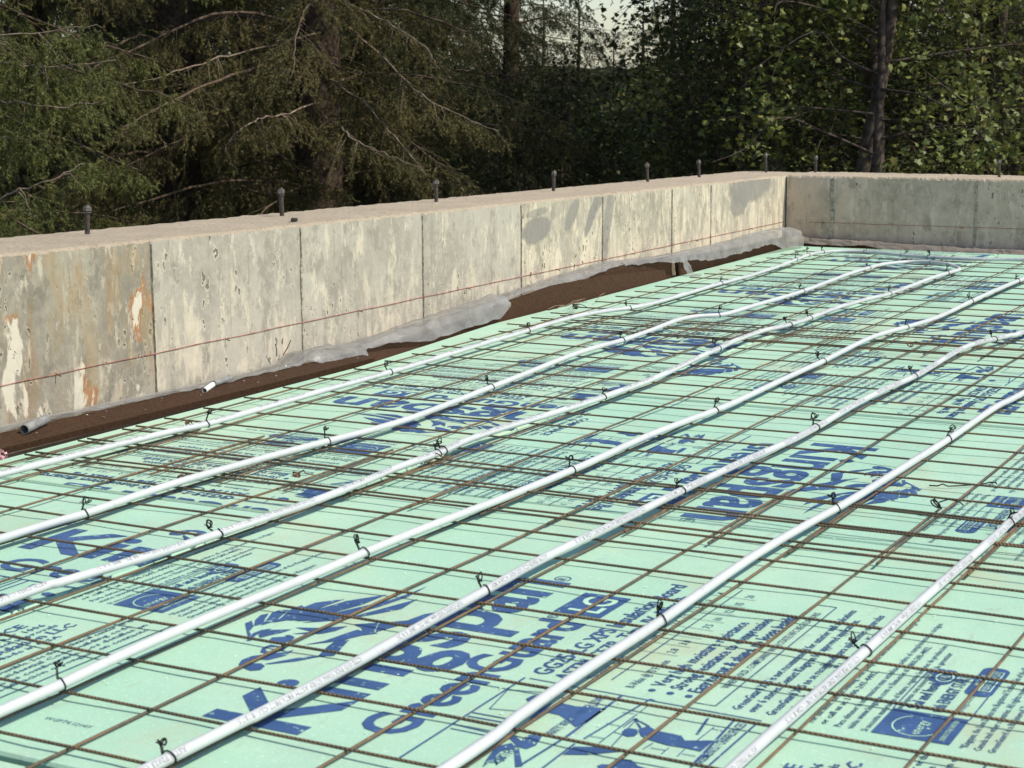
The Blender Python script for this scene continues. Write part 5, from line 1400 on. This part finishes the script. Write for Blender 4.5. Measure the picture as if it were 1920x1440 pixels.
HERO_B = [[(-7.761, 11.25, 1.145), (-8.093, 10.524, 0.959), (-8.203, 9.935, 0.846), (-8.282, 9.615, 0.747), (-8.462, 9.202, 0.682)], [(-7.759, 11.252, 1.283), (-7.717, 10.55, 1.131), (-7.771, 10.14, 1.185), (-7.844, 9.834, 0.992)], [(-7.773, 11.242, 0.545), (-7.696, 10.565, 0.442), (-7.625, 10.123, 0.421), (-7.665, 9.844, 0.306), (-7.677, 9.71, 0.16)], [(-7.605, 11.355, 1.236), (-6.976, 11.047, 0.905), (-6.504, 10.869, 0.602), (-6.139, 10.852, 0.442), (-5.805, 10.924, 0.312)], [(-7.692, 11.297, 0.73), (-7.135, 10.946, 0.549), (-6.825, 10.788, 0.352), (-6.534, 10.733, 0.114), (-6.372, 10.715, -0.058)], [(-7.676, 10.823, 1.581), (-7.286, 10.364, 1.292), (-7.258, 10.14, 1.073), (-7.263, 10.014, 0.91)], [(-7.663, 11.076, 0.455), (-7.179, 10.678, 0.331), (-6.923, 10.487, 0.241), (-6.578, 10.471, 0.116), (-6.287, 10.533, 0.005)], [(-7.602, 11.357, 1.419), (-6.896, 11.098, 1.171), (-6.513, 10.98, 0.987), (-6.388, 10.938, 0.833)], [(-7.7, 11.05, 0.501), (-7.474, 10.477, 0.334), (-7.447, 10.128, 0.213), (-7.463, 9.993, 0.044)], [(-7.665, 11.074, 0.317), (-7.256, 10.626, 0.198), (-7.092, 10.375, 0.033), (-7.075, 10.266, -0.114)]]
FIR_G = fir(11, 12.0, M_NEEDLE_G)
FIR_B = fir(23, 13.0, M_NEEDLE_B)
FIR_D = fir(37, 13.0, M_NEEDLE_D)
MAP_A = broadleaf(5, 6.0, M_LEAF, 13000, 0.08, 0.9, 1.9, (0.036, 0.066), stems=2)
MAP_B = broadleaf(6, 7.0, M_LEAF, 11000, 0.085, 1.7, 2.0, (0.036, 0.066))
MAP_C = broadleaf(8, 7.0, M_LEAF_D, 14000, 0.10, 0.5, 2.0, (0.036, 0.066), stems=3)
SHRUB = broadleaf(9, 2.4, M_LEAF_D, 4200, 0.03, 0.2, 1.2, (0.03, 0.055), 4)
GF, GM, GS = 'fir trees behind the wall', 'broadleaf trees behind the wall', 'shrubs behind the wall'
for n, (parts, x, y, rz, s, lb) in enumerate(FIRS): plant('fir_tree', {'G': FIR_G, 'B': FIR_B, 'D': FIR_D}[parts], x, y, rz, s, lb, 'tree', GF)
for n, (parts, x, y, rz, s, lb) in enumerate(MAPLES): plant('maple_tree', {'A': MAP_A, 'B': MAP_B, 'C': MAP_C}[parts], x, y, rz, s, lb, 'tree', GM)
for n, (x, y, rz, s, lb) in enumerate(SHRUBS): plant('shrub', SHRUB, x, y, rz, s, lb, 'shrub', GS)

# long sunlit limbs of the two firs that stand nearest
def hero(tree_index, limbs, mat, seed, sub):
    x, y, rz, sc = FIRS[tree_index][1:5]
    t = [o for o in COL.objects if o.get('label') == FIRS[tree_index][5]][0]
    inv = (Matrix.Translation((x, y, ground_z(x, y))) @ Matrix.Rotation(rz, 4, 'Z') @ Matrix.Scale(sc, 4)).inverted()
    for k, pts in enumerate(limbs):
        fo = Foliage(seed + k)
        fo.limb([np.array(p) for p in pts], 0.009, 0.0025, True, 1.7, sub, 0.6, 0.05)
        b = obj('limb', fo.tube_mesh('limb', M_LIMB), t); b.matrix_parent_inverse = inv
        c = obj('needle_spray', fo.crown('needle_spray', mat), b)
hero(0, HERO_G[:5], M_NEEDLE_G, 100, 0.40)
hero(3, [HERO_B[q] for q in (0, 2, 3, 4, 6, 7)], M_NEEDLE_B, 200, 0.38)
